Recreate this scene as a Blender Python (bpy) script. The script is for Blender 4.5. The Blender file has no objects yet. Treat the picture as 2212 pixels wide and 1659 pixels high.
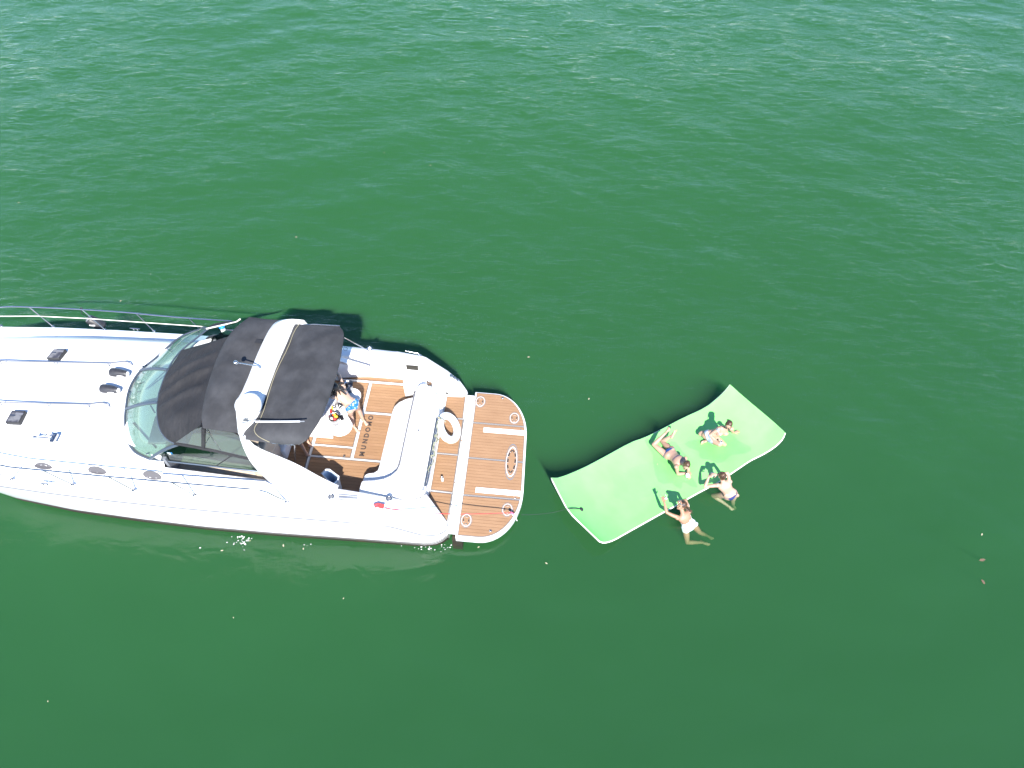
import bpy, bmesh, math, random
import numpy as np
from mathutils import Vector, Matrix

random.seed(7)
rng = np.random.default_rng(11)
scene = bpy.context.scene
COL = scene.collection

# ------------------------------------------------------------------ camera
PITCH, ROLL, FPX = math.radians(54.0), math.radians(1.5), 1563.0
CAMH = 15.0
cam_fw = np.array([0, math.cos(PITCH), -math.sin(PITCH)])
_r0 = np.array([1.0, 0, 0]); _u0 = np.array([0, math.sin(PITCH), math.cos(PITCH)])
cam_r = math.cos(ROLL) * _r0 + math.sin(ROLL) * _u0
cam_u = -math.sin(ROLL) * _r0 + math.cos(ROLL) * _u0
cam_c = np.array([0, 0, CAMH])
cd = bpy.data.cameras.new('drone_camera')
cd.sensor_fit = 'HORIZONTAL'; cd.sensor_width = 36.0; cd.lens = 36.0 * FPX / 2212.0
cd.clip_start = 0.1; cd.clip_end = 9000
cam = bpy.data.objects.new('drone_camera', cd); COL.objects.link(cam)
M = Matrix(((cam_r[0], cam_u[0], -cam_fw[0], 0), (cam_r[1], cam_u[1], -cam_fw[1], 0), (cam_r[2], cam_u[2], -cam_fw[2], CAMH), (0, 0, 0, 1)))
cam.matrix_world = M
scene.camera = cam

# ------------------------------------------------------------------ sky, sun, exposure
SUN_TO = np.array([0.17, -0.95, 0.98]); SUN_TO /= np.linalg.norm(SUN_TO)   # direction towards the sun
elev = math.asin(SUN_TO[2])
w = bpy.data.worlds.new('World'); scene.world = w; w.use_nodes = True
nt = w.node_tree; nt.nodes.clear()
sky = nt.nodes.new('ShaderNodeTexSky'); sky.sky_type = 'NISHITA'; sky.sun_disc = False
sky.sun_elevation = elev
sky.sun_rotation = math.atan2(SUN_TO[0], SUN_TO[1])
sky.dust_density = 0.0; sky.ozone_density = 3.0; sky.air_density = 0.6
bg = nt.nodes.new('ShaderNodeBackground'); bg.inputs[1].default_value = 0.15
wo = nt.nodes.new('ShaderNodeOutputWorld')
nt.links.new(sky.outputs[0], bg.inputs[0]); nt.links.new(bg.outputs[0], wo.inputs[0])
sl = bpy.data.lights.new('sun', 'SUN'); sl.energy = 5.0; sl.angle = math.radians(0.53); sl.color = (1.0, 0.96, 0.90)
so = bpy.data.objects.new('sun', sl); COL.objects.link(so)
so.rotation_euler = Vector(SUN_TO).to_track_quat('Z', 'Y').to_euler()
so.location = (0, 0, 40)
scene.view_settings.view_transform = 'Standard'; scene.view_settings.look = 'None'
scene.view_settings.exposure = 1.3; scene.view_settings.gamma = 1.0
scene.view_settings.use_curve_mapping = False
scene.render.engine = 'CYCLES'
scene.cycles.use_denoising = True
scene.cycles.max_bounces = 8; scene.cycles.volume_bounces = 2; scene.cycles.transparent_max_bounces = 16
scene.cycles.caustics_reflective = False; scene.cycles.caustics_refractive = False
scene.cycles.sample_clamp_indirect = 4.0

# ------------------------------------------------------------------ coordinates
def ray_at(x, y, z):                        # photograph point (2212 px wide) at a known height -> world point
    d = cam_fw * FPX + cam_r * (x - 1106) - cam_u * (y - 829.5)
    return cam_c + d * ((z - CAMH) / d[2])
PSI = math.radians(3.8)
e1 = np.array([math.cos(PSI), -math.sin(PSI), 0]); e2 = np.array([math.sin(PSI), math.cos(PSI), 0])
BO = np.array([-1.07836, 8.40877, 0.0])     # the boat's origin: waterline below the joint of hull and swim platform
ZO = {1: (0, 1100), 2: (400, 1120), 3: (860, 1150), 4: (1160, 1250), 5: (1500, 1400), 6: (1480, 1650), 7: (900, 1600), 8: (400, 1520), 9: (0, 1500)}
def W(n, x, y, z, s=3.95):                  # measured on an enlarged view of the photograph
    if isinstance(n, int): ox, oy = ZO[n]
    else: ox, oy = n
    return ray_at((ox + x / s) * 0.57604, (oy + y / s) * 0.57604, z)
def B(n, x, y, z, s=3.95):                  # same, in the boat's own axes (u aft, v to the far side, z up)
    p = W(n, x, y, z, s) - BO
    return np.array([p @ e1, p @ e2, z])
def BW(u, v, z): return BO + e1 * u + e2 * v + np.array([0, 0, z])

# ------------------------------------------------------------------ materials
def mat(name, base, rough=0.5, metal=0.0, noise=None, spec=0.5, bump=None, coat=0.0, emit=None):
    m = bpy.data.materials.new(name); m.use_nodes = True
    n = m.node_tree; b = n.nodes['Principled BSDF']
    b.inputs['Base Color'].default_value = (*base, 1); b.inputs['Roughness'].default_value = rough
    b.inputs['Metallic'].default_value = metal; b.inputs['Specular IOR Level'].default_value = spec
    if coat: b.inputs['Coat Weight'].default_value = coat
    tc = None
    if noise or bump:
        tc = n.nodes.new('ShaderNodeTexCoord')
    if noise:                               # (scale, colour2, contrast, stretch)
        sc, c2, lo, hi = noise[:4]
        mp = n.nodes.new('ShaderNodeMapping'); mp.inputs['Scale'].default_value = noise[4] if len(noise) > 4 else (1, 1, 1)
        t = n.nodes.new('ShaderNodeTexNoise'); t.inputs['Scale'].default_value = sc; t.inputs['Detail'].default_value = 6
        r = n.nodes.new('ShaderNodeValToRGB'); r.color_ramp.elements[0].position = lo; r.color_ramp.elements[1].position = hi
        r.color_ramp.elements[0].color = (*base, 1); r.color_ramp.elements[1].color = (*c2, 1)
        n.links.new(tc.outputs['Object'], mp.inputs[0]); n.links.new(mp.outputs[0], t.inputs[0]); n.links.new(t.outputs[0], r.inputs[0]); n.links.new(r.outputs[0], b.inputs['Base Color'])
    if bump:
        sc, st, di = bump[:3]
        t2 = n.nodes.new('ShaderNodeTexNoise'); t2.inputs['Scale'].default_value = sc; t2.inputs['Detail'].default_value = 5
        mp2 = n.nodes.new('ShaderNodeMapping'); mp2.inputs['Scale'].default_value = bump[3] if len(bump) > 3 else (1, 1, 1)
        bp = n.nodes.new('ShaderNodeBump'); bp.inputs['Strength'].default_value = st; bp.inputs['Distance'].default_value = di
        n.links.new(tc.outputs['Object'], mp2.inputs[0]); n.links.new(mp2.outputs[0], t2.inputs[0]); n.links.new(t2.outputs[0], bp.inputs['Height']); n.links.new(bp.outputs[0], b.inputs['Normal'])
    return m

MT = {}
MT['gel'] = mat('white_gelcoat', (0.80, 0.80, 0.80), 0.22, noise=(1.3, (0.74, 0.745, 0.74), 0.45, 0.75), coat=0.3)
MT['gelgrey'] = mat('grey_gelcoat', (0.15, 0.152, 0.17), 0.35)
MT['vinyl'] = mat('white_vinyl', (0.82, 0.82, 0.82), 0.45, noise=(5, (0.77, 0.77, 0.76), 0.4, 0.8), bump=(14, 0.15, 0.01))
MT['seam'] = mat('seam_brown', (0.13, 0.072, 0.040), 0.8)
MT['deckgap'] = mat('grey_caulk', (0.20, 0.19, 0.19), 0.7)
MT['teak'] = mat('teak_foam', (0.27, 0.155, 0.080), 0.75, noise=(2.2, (0.235, 0.13, 0.066), 0.35, 0.75, (1, 3, 1)), bump=(220, 0.2, 0.002, (0.3, 1, 1)))
MT['teak2'] = mat('teak_foam_pale', (0.29, 0.168, 0.090), 0.75, noise=(2.6, (0.25, 0.14, 0.073), 0.35, 0.75, (1, 3, 1)), bump=(220, 0.2, 0.002, (0.3, 1, 1)))
MT['chrome'] = mat('stainless_steel', (0.44, 0.44, 0.455), 0.22, 1.0)
MT['alu'] = mat('anodised_aluminium', (0.10, 0.125, 0.16), 0.4, 0.6)
MT['canvas'] = mat('black_canvas', (0.023, 0.0235, 0.0265), 0.85, noise=(2.4, (0.047, 0.048, 0.053), 0.38, 0.72), bump=(5, 0.7, 0.06, (1, 0.30, 1)))
MT['canvas_dark'] = mat('black_canvas_front', (0.010, 0.010, 0.012), 0.85, noise=(2.0, (0.019, 0.019, 0.022), 0.35, 0.75), bump=(3.4, 1.0, 0.10, (1.3, 0.42, 1)))
MT['trimblack'] = mat('black_trim', (0.02, 0.02, 0.022), 0.6)
MT['rubber'] = mat('black_rubber', (0.022, 0.022, 0.026), 0.45, noise=(9, (0.04, 0.04, 0.045), 0.4, 0.7))
MT['antifoul'] = mat('brown_antifouling', (0.016, 0.012, 0.007), 0.7, noise=(5, (0.035, 0.024, 0.010), 0.45, 0.65))
MT['boot'] = mat('brown_boot_stripe', (0.028, 0.022, 0.018), 0.4)
MT['smoke'] = mat('smoked_acrylic', (0.05, 0.05, 0.062), 0.06, noise=(6, (0.16, 0.16, 0.17), 0.45, 0.6))
MT['portglass'] = mat('portlight_glass', (0.085, 0.08, 0.085), 0.5)
MT['beige'] = mat('beige_vinyl', (0.52, 0.43, 0.34), 0.5, noise=(4, (0.45, 0.36, 0.27), 0.4, 0.7))
MT['tan'] = mat('tan_leather', (0.36, 0.22, 0.11), 0.5)
MT['dash'] = mat('grey_dash', (0.16, 0.17, 0.19), 0.5)
MT['redrope'] = mat('red_rope', (0.55, 0.05, 0.05), 0.7)
MT['yellowrope'] = mat('yellowed_rope', (0.30, 0.27, 0.18), 0.8)
MT['greenrope'] = mat('weedy_rope', (0.16, 0.18, 0.11), 0.9, noise=(30, (0.35, 0.34, 0.25), 0.4, 0.6))
MT['whiterope'] = mat('white_rope', (0.75, 0.72, 0.66), 0.8)
MT['darkcord'] = mat('dark_cord', (0.02, 0.03, 0.03), 0.8)
MT['red'] = mat('red_plastic', (0.65, 0.03, 0.03), 0.4)
MT['yellow'] = mat('yellow_plastic', (0.75, 0.42, 0.03), 0.4)
MT['blue'] = mat('blue_plastic', (0.02, 0.25, 0.70), 0.35)
MT['binblue'] = mat('pale_blue_plastic', (0.45, 0.56, 0.70), 0.4)
MT['white'] = mat('white_plastic', (0.80, 0.80, 0.80), 0.4)
MT['paper'] = mat('white_printed_plastic', (0.80, 0.80, 0.80), 0.4, noise=(14, (0.25, 0.55, 0.45), 0.58, 0.64))
MT['glassy'] = mat('clear_cup', (0.70, 0.72, 0.73), 0.12)
MT['phone'] = mat('phone_glass', (0.015, 0.015, 0.018), 0.1)
MT['matgreen'] = mat('green_foam', (0.20, 0.60, 0.16), 0.42, noise=(1.4, (0.235, 0.63, 0.19), 0.4, 0.7), bump=(3.0, 0.12, 0.05))
MT['matwhite'] = mat('white_foam', (0.78, 0.76, 0.70), 0.6, noise=(20, (0.62, 0.58, 0.50), 0.5, 0.8))
MT['skin'] = mat('skin', (0.40, 0.25, 0.18), 0.5, noise=(6, (0.35, 0.205, 0.145), 0.4, 0.7))
MT['skin_pale'] = mat('pale_skin', (0.44, 0.29, 0.215), 0.5, noise=(6, (0.385, 0.24, 0.175), 0.4, 0.7))
MT['skin_tan'] = mat('tanned_skin', (0.35, 0.20, 0.13), 0.5, noise=(6, (0.31, 0.17, 0.105), 0.4, 0.7))
MT['hair_black'] = mat('black_hair', (0.012, 0.009, 0.008), 0.4, bump=(60, 0.6, 0.01))
MT['hair_brown'] = mat('brown_hair', (0.045, 0.022, 0.012), 0.42, noise=(22, (0.12, 0.065, 0.032), 0.48, 0.66), bump=(60, 0.6, 0.01))
MT['navy'] = mat('navy_swimwear', (0.015, 0.025, 0.13), 0.6)
MT['royal'] = mat('royal_blue_swimwear', (0.008, 0.055, 0.21), 0.6)
MT['bluewhite'] = mat('pale_blue_swimwear', (0.24, 0.29, 0.40), 0.6, noise=(16, (0.42, 0.44, 0.48), 0.45, 0.6))
MT['floral'] = mat('blue_floral_swimwear', (0.006, 0.12, 0.30), 0.6, noise=(26, (0.35, 0.44, 0.45), 0.54, 0.60))
MT['whiteswim'] = mat('white_swimwear', (0.76, 0.79, 0.79), 0.6, noise=(18, (0.62, 0.70, 0.72), 0.5, 0.7))
MT['lip'] = mat('lips', (0.40, 0.10, 0.09), 0.5)
MT['brown'] = mat('dry_leaf', (0.13, 0.085, 0.055), 0.8)
MT['speck'] = mat('pale_leaf', (0.40, 0.37, 0.25), 0.8)

def glass_mat(name, tint, gloss_col=(1, 1, 1), ior=1.45, rough=0.02, haze=0.0):
    m = bpy.data.materials.new(name); m.use_nodes = True
    n = m.node_tree; n.nodes.clear()
    o = n.nodes.new('ShaderNodeOutputMaterial'); t = n.nodes.new('ShaderNodeBsdfTransparent'); g = n.nodes.new('ShaderNodeBsdfGlossy')
    f = n.nodes.new('ShaderNodeFresnel'); mx = n.nodes.new('ShaderNodeMixShader')
    t.inputs[0].default_value = (*tint, 1); g.inputs['Roughness'].default_value = rough; g.inputs[0].default_value = (*gloss_col, 1)
    ge_ = n.nodes.new('ShaderNodeNewGeometry'); ma = n.nodes.new('ShaderNodeMath'); ma.operation = 'MULTIPLY_ADD'; ma.inputs[1].default_value = 1 / ior - ior; ma.inputs[2].default_value = ior   # thin sheet: same mirror from both faces
    n.links.new(ge_.outputs['Backfacing'], ma.inputs[0]); n.links.new(ma.outputs[0], f.inputs[0])
    src = t
    if haze:
        d = n.nodes.new('ShaderNodeBsdfDiffuse'); d.inputs[0].default_value = (0.75, 0.80, 0.80, 1); m2 = n.nodes.new('ShaderNodeMixShader'); m2.inputs[0].default_value = haze
        n.links.new(t.outputs[0], m2.inputs[1]); n.links.new(d.outputs[0], m2.inputs[2]); src = m2
    n.links.new(f.outputs[0], mx.inputs[0]); n.links.new(src.outputs[0], mx.inputs[1]); n.links.new(g.outputs[0], mx.inputs[2]); n.links.new(mx.outputs[0], o.inputs[0])
    return m
MT['glass'] = glass_mat('windshield_glass', (0.60, 0.71, 0.66), haze=0.06)
MT['glassdark'] = glass_mat('side_glass', (0.30, 0.42, 0.38))
MT['clear'] = glass_mat('clear_vinyl', (0.93, 0.94, 0.95), rough=0.06, haze=0.05)

# ------------------------------------------------------------------ mesh building
class MB:
    def __init__(s): s.v = []; s.f = []; s.sm = []
    def add(s, v, f, smooth=False):
        o = len(s.v); s.v += [tuple(map(float, p)) for p in v]; s.f += [tuple(i + o for i in q) for q in f]; s.sm += [smooth] * len(f)
    def prism(s, poly, z0, z1):             # poly: list of (x, y), any winding
        a = sum(poly[i][0] * poly[(i + 1) % len(poly)][1] - poly[(i + 1) % len(poly)][0] * poly[i][1] for i in range(len(poly)))
        if a < 0: poly = poly[::-1]
        n = len(poly)
        v = [(p[0], p[1], z0) for p in poly] + [(p[0], p[1], z1) for p in poly]
        f = [tuple(range(n - 1, -1, -1)), tuple(range(n, 2 * n))] + [(i, (i + 1) % n, n + (i + 1) % n, n + i) for i in range(n)]
        s.add(v, f)
    def box(s, c, d, rz=0.0):
        x, y = d[0] / 2, d[1] / 2; cs, sn = math.cos(rz), math.sin(rz)
        s.prism([(c[0] + a * x * cs - b * y * sn, c[1] + a * x * sn + b * y * cs) for a, b in ((-1, -1), (1, -1), (1, 1), (-1, 1))], c[2] - d[2] / 2, c[2] + d[2] / 2)
    def tube(s, pts, r, n=8, closed=False):
        pts = [np.array(p, float) for p in pts]; m = len(pts); v = []; f = []
        rr = r if hasattr(r, '__len__') else [r] * m
        up = np.array([0, 0, 1.0])
        for i, p in enumerate(pts):
            t = (pts[(i + 1) % m] - pts[i - 1]) if closed else (pts[min(i + 1, m - 1)] - pts[max(i - 1, 0)])
            t = t / (np.linalg.norm(t) + 1e-9)
            a = np.cross(t, up)
            if np.linalg.norm(a) < 0.05: a = np.cross(t, [1.0, 0, 0])
            a /= np.linalg.norm(a); b = np.cross(a, t)
            for k in range(n):
                q = 2 * math.pi * k / n; v.append(p + rr[i] * (math.cos(q) * a + math.sin(q) * b))
        for i in range(m if closed else m - 1):
            j = (i + 1) % m
            for k in range(n): f.append((i * n + k, i * n + (k + 1) % n, j * n + (k + 1) % n, j * n + k))
        s.add(v, f, True)
        if not closed:
            s.add(v[:n], [tuple(range(n))]); s.add(v[-n:], [tuple(range(n - 1, -1, -1))])
    def capsule(s, a, b, ra, rb, n=12, h=4):
        a = np.array(a, float); b = np.array(b, float); t = b - a; L = np.linalg.norm(t); t = t / L if L > 1e-6 else np.array([0, 0, 1.0])
        x = np.cross(t, [0, 0, 1.0]); x = x if np.linalg.norm(x) > 0.05 else np.cross(t, [1.0, 0, 0]); x /= np.linalg.norm(x); y = np.cross(t, x)
        rings = [(a - t * ra * math.cos(q), ra * math.sin(q)) for q in np.linspace(0.12, math.pi / 2, h)] + [(b + t * rb * math.sin(q), rb * math.cos(q)) for q in np.linspace(0, math.pi / 2 - 0.12, h)]
        s.loft([[c + r * (math.cos(2 * math.pi * k / n) * x + math.sin(2 * math.pi * k / n) * y) for k in range(n)] for c, r in rings])
    def loft(s, rings, caps=True, smooth=True):
        n = len(rings[0]); v = [p for r in rings for p in r]; f = []
        for i in range(len(rings) - 1):
            for k in range(n): f.append((i * n + k, i * n + (k + 1) % n, (i + 1) * n + (k + 1) % n, (i + 1) * n + k))
        if caps: f += [tuple(range(n - 1, -1, -1)), tuple(range((len(rings) - 1) * n, len(rings) * n))]
        s.add(v, f, smooth)
    def ellipsoid(s, c, ax, n=12, m=8):     # ax: three axis vectors (with length)
        c = np.array(c, float); ax = [np.array(a, float) for a in ax]
        s.loft([[c + math.sin(q) * (math.cos(2 * math.pi * k / n) * ax[0] + math.sin(2 * math.pi * k / n) * ax[1]) + math.cos(q) * ax[2] for k in range(n)] for q in np.linspace(0.08, math.pi - 0.08, m)])
    def ball(s, c, r): s.ellipsoid(c, [(r, 0, 0), (0, r, 0), (0, 0, r)])
    def grid(s, P, smooth=True, flip=False):
        h, w_ = len(P), len(P[0]); f = []
        for i in range(h - 1):
            for j in range(w_ - 1):
                q = (i * w_ + j, i * w_ + j + 1, (i + 1) * w_ + j + 1, (i + 1) * w_ + j); f.append(q[::-1] if flip else q)
        s.add([p for r in P for p in r], f, smooth)
    def shell(s, P, th, dirv=(0, 0, -1)):   # a grid with thickness: top, bottom and rim
        P = [[np.array(p, float) for p in r] for r in P]; d = np.array(dirv, float) * th
        Q = [[p + d for p in r] for r in P]
        s.grid(P); s.grid(Q, flip=True)
        h, w_ = len(P), len(P[0])
        idx = [(0, j) for j in range(w_)] + [(i, w_ - 1) for i in range(1, h)] + [(h - 1, j) for j in range(w_ - 2, -1, -1)] + [(i, 0) for i in range(h - 2, 0, -1)]
        n = len(idx)
        s.add([P[i][j] for i, j in idx] + [Q[i][j] for i, j in idx], [(k, n + k, n + (k + 1) % n, (k + 1) % n) for k in range(n)])
    def mesh(s, name, m, recalc=False):
        me = bpy.data.meshes.new(name); me.from_pydata(s.v, [], s.f); me.update()
        me.polygons.foreach_set('use_smooth', s.sm)
        if recalc:
            b = bmesh.new(); b.from_mesh(me); bmesh.ops.recalc_face_normals(b, faces=b.faces); b.to_mesh(me); b.free()
        if m is not None: me.materials.append(m)
        return me
    def build(s, name, m, parent=None, loc=None, recalc=True, bevel=0, label=None, sub=3):
        o = bpy.data.objects.new(name, s.mesh(name, MT[m] if isinstance(m, str) else m, recalc)); COL.objects.link(o)
        if parent is not None: o.parent = parent
        if loc is not None:
            o.data.transform(Matrix.Translation([-c for c in loc])); o.location = loc
        if bevel:
            b = o.modifiers.new('Bevel', 'BEVEL'); b.width = bevel; b.segments = sub; b.limit_method = 'ANGLE'; b.angle_limit = math.radians(40)
            for p in o.data.polygons: p.use_smooth = True
            o.data.set_sharp_from_angle(angle=math.radians(45)) if False else None
        if label: o['label'] = label
        return o

def tag(o, label, cat=None, group=None, kind=None):
    if label: o['label'] = label
    if cat: o['category'] = cat
    if group: o['group'] = group
    if kind: o['kind'] = kind
    return o
def empty(name, loc, rz=0.0):
    o = bpy.data.objects.new(name, None); COL.objects.link(o); o.location = tuple(map(float, loc)); o.rotation_euler = (0, 0, rz); o.empty_display_size = 0.2
    return o
def copy_tree(o, parent=None):
    c = o.copy(); COL.objects.link(c)
    if parent is not None: c.parent = parent
    for ch in list(o.children): copy_tree(ch, c)
    return c
def resample(pts, n):
    pts = np.array(pts, float); d = np.r_[0, np.cumsum(np.linalg.norm(np.diff(pts, axis=0), axis=1))]; t = np.linspace(0, d[-1], n)
    return np.stack([np.interp(t, d, pts[:, k]) for k in range(pts.shape[1])], 1)
def smooth_line(pts, n, it=2):
    p = np.array(pts, float)
    for _ in range(it):                     # corner cutting, ends kept
        q = [p[0]]
        for a, b in zip(p[:-1], p[1:]): q += [a * .75 + b * .25, a * .25 + b * .75]
        q.append(p[-1]); p = np.array(q)
    return resample(p, n)
def coons(c0, c1, d0, d1):                  # c0, c1 run along j (i = 0, end); d0, d1 along i (j = 0, end)
    h, w_ = len(d0), len(c0); P = np.zeros((h, w_, 3))
    for i in range(h):
        u = i / (h - 1)
        for j in range(w_):
            t = j / (w_ - 1)
            P[i, j] = (1 - u) * c0[j] + u * c1[j] + (1 - t) * d0[i] + t * d1[i] - ((1 - u) * (1 - t) * c0[0] + (1 - u) * t * c0[-1] + u * (1 - t) * c1[0] + u * t * c1[-1])
    return P
def vnoise(x, y, seed=0, n=6, k=1.0):       # smooth deterministic noise for cloth and skins
    r = np.random.default_rng(seed); s = 0
    for i in range(n):
        a = r.uniform(0, 2 * math.pi); f = k * r.uniform(.6, 2.2); s += math.sin(f * (x * math.cos(a) + y * math.sin(a)) + r.uniform(0, 6.3)) / n
    return s

# ------------------------------------------------------------------ water
def water_mats():
    m = bpy.data.materials.new('sea_water'); m.use_nodes = True; n = m.node_tree; n.nodes.clear()
    o = n.nodes.new('ShaderNodeOutputMaterial'); t = n.nodes.new('ShaderNodeBsdfTransparent'); g = n.nodes.new('ShaderNodeBsdfGlossy')
    f = n.nodes.new('ShaderNodeFresnel'); mx = n.nodes.new('ShaderNodeMixShader')
    f.inputs[0].default_value = 1.45; g.inputs['Roughness'].default_value = 0.02; t.inputs[0].default_value = (1, 1, 1, 1)
    tc = n.nodes.new('ShaderNodeTexCoord')
    def noise(scale, rot, st, det, rough=0.55, dist=0.0):
        mp = n.nodes.new('ShaderNodeMapping'); mp.inputs['Rotation'].default_value = (0, 0, rot); mp.inputs['Scale'].default_value = st
        x = n.nodes.new('ShaderNodeTexNoise'); x.inputs['Scale'].default_value = scale; x.inputs['Detail'].default_value = det; x.inputs['Roughness'].default_value = rough; x.inputs['Distortion'].default_value = dist
        n.links.new(tc.outputs['Object'], mp.inputs[0]); n.links.new(mp.outputs[0], x.inputs[0]); return x.outputs[0]
    def math_(op, a, b):
        x = n.nodes.new('ShaderNodeMath'); x.operation = op
        for k, q in enumerate((a, b)):
            if isinstance(q, (int, float)): x.inputs[k].default_value = q
            else: n.links.new(q, x.inputs[k])
        return x.outputs[0]
    a0 = noise(4.6, 0.24, (0.34, 1, 1), 7, 0.60, 0.7)
    b = noise(10.5, -0.34, (0.38, 1, 1), 4, 0.55, 0.5)
    a = math_('POWER', math_('SUBTRACT', 1.0, math_('ABSOLUTE', math_('MULTIPLY', math_('SUBTRACT', a0, 0.5), 3.0), 0)), 3.0)
    # wind patches: ripples come and go, calmer close to the boat's sheltered side
    p = noise(0.10, 0.5, (0.5, 1, 1), 2)
    sep = n.nodes.new('ShaderNodeSeparateXYZ'); n.links.new(tc.outputs['Object'], sep.inputs[0])
    mr = n.nodes.new('ShaderNodeMapRange'); mr.inputs[1].default_value = 6.0; mr.inputs[2].default_value = 11.5; mr.inputs[3].default_value = 0.12; mr.inputs[4].default_value = 0.58
    n.links.new(sep.outputs[1], mr.inputs[0])
    h = math_('ADD', math_('MULTIPLY', a, 0.42), math_('MULTIPLY', b, 0.34))
    pr = n.nodes.new('ShaderNodeMapRange'); pr.inputs[1].default_value = 0.35; pr.inputs[2].default_value = 0.65; pr.inputs[3].default_value = 0.55; pr.inputs[4].default_value = 1.15
    n.links.new(p, pr.inputs[0])
    h = math_('MULTIPLY', h, math_('MULTIPLY', pr.outputs[0], mr.outputs[0]))
    c = noise(1.5, 0.1, (0.6, 1, 1), 2, 0.5, 0.8)      # broader, soft undulation that breaks up reflections
    h = math_('ADD', h, math_('MULTIPLY', c, 1.1))
    bp = n.nodes.new('ShaderNodeBump'); bp.inputs['Strength'].default_value = 1.0; bp.inputs['Distance'].default_value = 0.034
    n.links.new(h, bp.inputs['Height'])
    n.links.new(bp.outputs[0], f.inputs['Normal']); n.links.new(bp.outputs[0], g.inputs['Normal'])
    geo = n.nodes.new('ShaderNodeNewGeometry')   # light leaving the water from below is not mirrored back
    fac = math_('MULTIPLY', f.outputs[0], math_('SUBTRACT', 1.0, geo.outputs['Backfacing']))
    n.links.new(fac, mx.inputs[0]); n.links.new(t.outputs[0], mx.inputs[1]); n.links.new(g.outputs[0], mx.inputs[2]); n.links.new(mx.outputs[0], o.inputs[0])
    vs = n.nodes.new('ShaderNodeVolumeScatter'); vs.inputs['Color'].default_value = (0.35, 0.88, 0.42, 1); vs.inputs['Density'].default_value = 0.205; vs.inputs['Anisotropy'].default_value = -0.15
    va = n.nodes.new('ShaderNodeVolumeAbsorption'); va.inputs['Color'].default_value = (0.21, 0.59, 0.29, 1); va.inputs['Density'].default_value = 1.3
    ad = n.nodes.new('ShaderNodeAddShader'); n.links.new(vs.outputs[0], ad.inputs[0]); n.links.new(va.outputs[0], ad.inputs[1]); n.links.new(ad.outputs[0], o.inputs['Volume'])
    return m
xs = np.r_[-3000, -900, -300, -120, -60, -36, np.arange(-26, 24.01, 0.125), 36, 60, 120, 300, 900, 3000]
ys = np.r_[-3000, -900, -300, -100, -40, -15, -4, np.arange(0.5, 36.01, 0.125), 48, 80, 160, 400, 1200, 3000]
X, Y = np.meshgrid(xs, ys)
Zw = np.zeros_like(X)
for _ in range(46):                         # short-crested wind sea
    lam = math.exp(rng.uniform(math.log(0.55), math.log(3.6))); th = math.pi / 2 + rng.normal(0.0, 0.50)
    k = 2 * math.pi / lam
    Zw += 0.0021 * lam ** 0.75 * np.sin(k * (X * math.cos(th) + Y * math.sin(th)) + rng.uniform(0, 6.28))
fade = np.clip((60 - np.abs(X)) / 30, 0, 1) * np.clip((60 - np.abs(Y)) / 20, 0, 1) * np.clip(0.95 + (Y - 6) / 60, 0.80, 1.0)
Zw = Zw * fade
for cx, cy in ((2720, 1790), (2580, 1990), (2700, 1860), (2620, 2060)):      # rings spreading from the swimmers
    c_ = ray_at(cx * .57604, cy * .57604, 0); R__ = np.hypot(X - c_[0], Y - c_[1]); Zw += 0.007 * np.exp(-R__ / .75) * np.sin(2 * math.pi * R__ / .42)
def wz(x, y):
    i = int(np.abs(ys - y).argmin()); j = int(np.abs(xs - x).argmin()); return float(Zw[i, j])
hh, ww = X.shape
vv = np.stack([X.ravel(), Y.ravel(), Zw.ravel()], 1)
I = np.arange(hh * ww).reshape(hh, ww)
q = np.stack([I[:-1, :-1].ravel(), I[:-1, 1:].ravel(), I[1:, 1:].ravel(), I[1:, :-1].ravel()], 1)
rim = np.r_[I[0, :-1], I[:-1, -1], I[-1, :0:-1], I[:0:-1, 0]]
nb = len(vv); low = vv[rim].copy(); low[:, 2] = -6.0
nr = len(rim)
sides = [(int(rim[k]), nb + k, nb + (k + 1) % nr, int(rim[(k + 1) % nr])) for k in range(nr)]
me = bpy.data.meshes.new('water'); me.from_pydata(np.r_[vv, low].tolist(), [], q.tolist() + sides + [tuple(range(nb + nr - 1, nb - 1, -1))])
me.polygons.foreach_set('use_smooth', [True] * len(q) + [False] * (len(me.polygons) - len(q))); me.materials.append(water_mats())
water = bpy.data.objects.new('water', me); COL.objects.link(water); tag(water, 'green rippled sea water', kind='structure')
sb = MB(); sb.add([(-3100, -3100, -6.3), (3100, -3100, -6.3), (3100, 3100, -6.3), (-3100, 3100, -6.3)], [(0, 1, 2, 3)])
tag(sb.build('seabed', mat('seabed_mud', (0.02, 0.05, 0.025), 0.9)), 'dark seabed under the green water', kind='structure')

# ------------------------------------------------------------------ motor yacht
yacht = tag(empty('motor_yacht', BO, -PSI), 'white motor yacht with black canvas top and teak swim platform', 'yacht')
US = np.array([-13.9, -13.3, -12.5, -11.4, -10, -8.5, -7, -5.5, -4, -2.5, -1.9, -1.2, -.62, -.30, -.12])
SB = np.array([.05, .75, 1.45, 1.90, 2.07, 2.15, 2.20, 2.22, 2.22, 2.20, 2.19, 2.14, 2.08, 1.98, 1.80])     # half-breadth at the joint
SZ = np.array([1.60, 1.55, 1.50, 1.44, 1.38, 1.36, 1.34, 1.33, 1.32, 1.31, 1.29, 1.15, .74, .56, .50])      # its height
WB = np.array([.02, .12, .60, 1.28, 1.80, 1.98, 2.06, 2.11, 2.11, 2.08, 2.07, 2.06, 2.05, 1.98, 1.80])      # half-breadth at the waterline
def at_u(a, u): return float(np.interp(u, US, a))
uu = np.unique(np.r_[np.linspace(-13.9, -1.9, 49), np.linspace(-1.9, -.12, 15)])
m = MB()                                                                # hull sides and bottom
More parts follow.
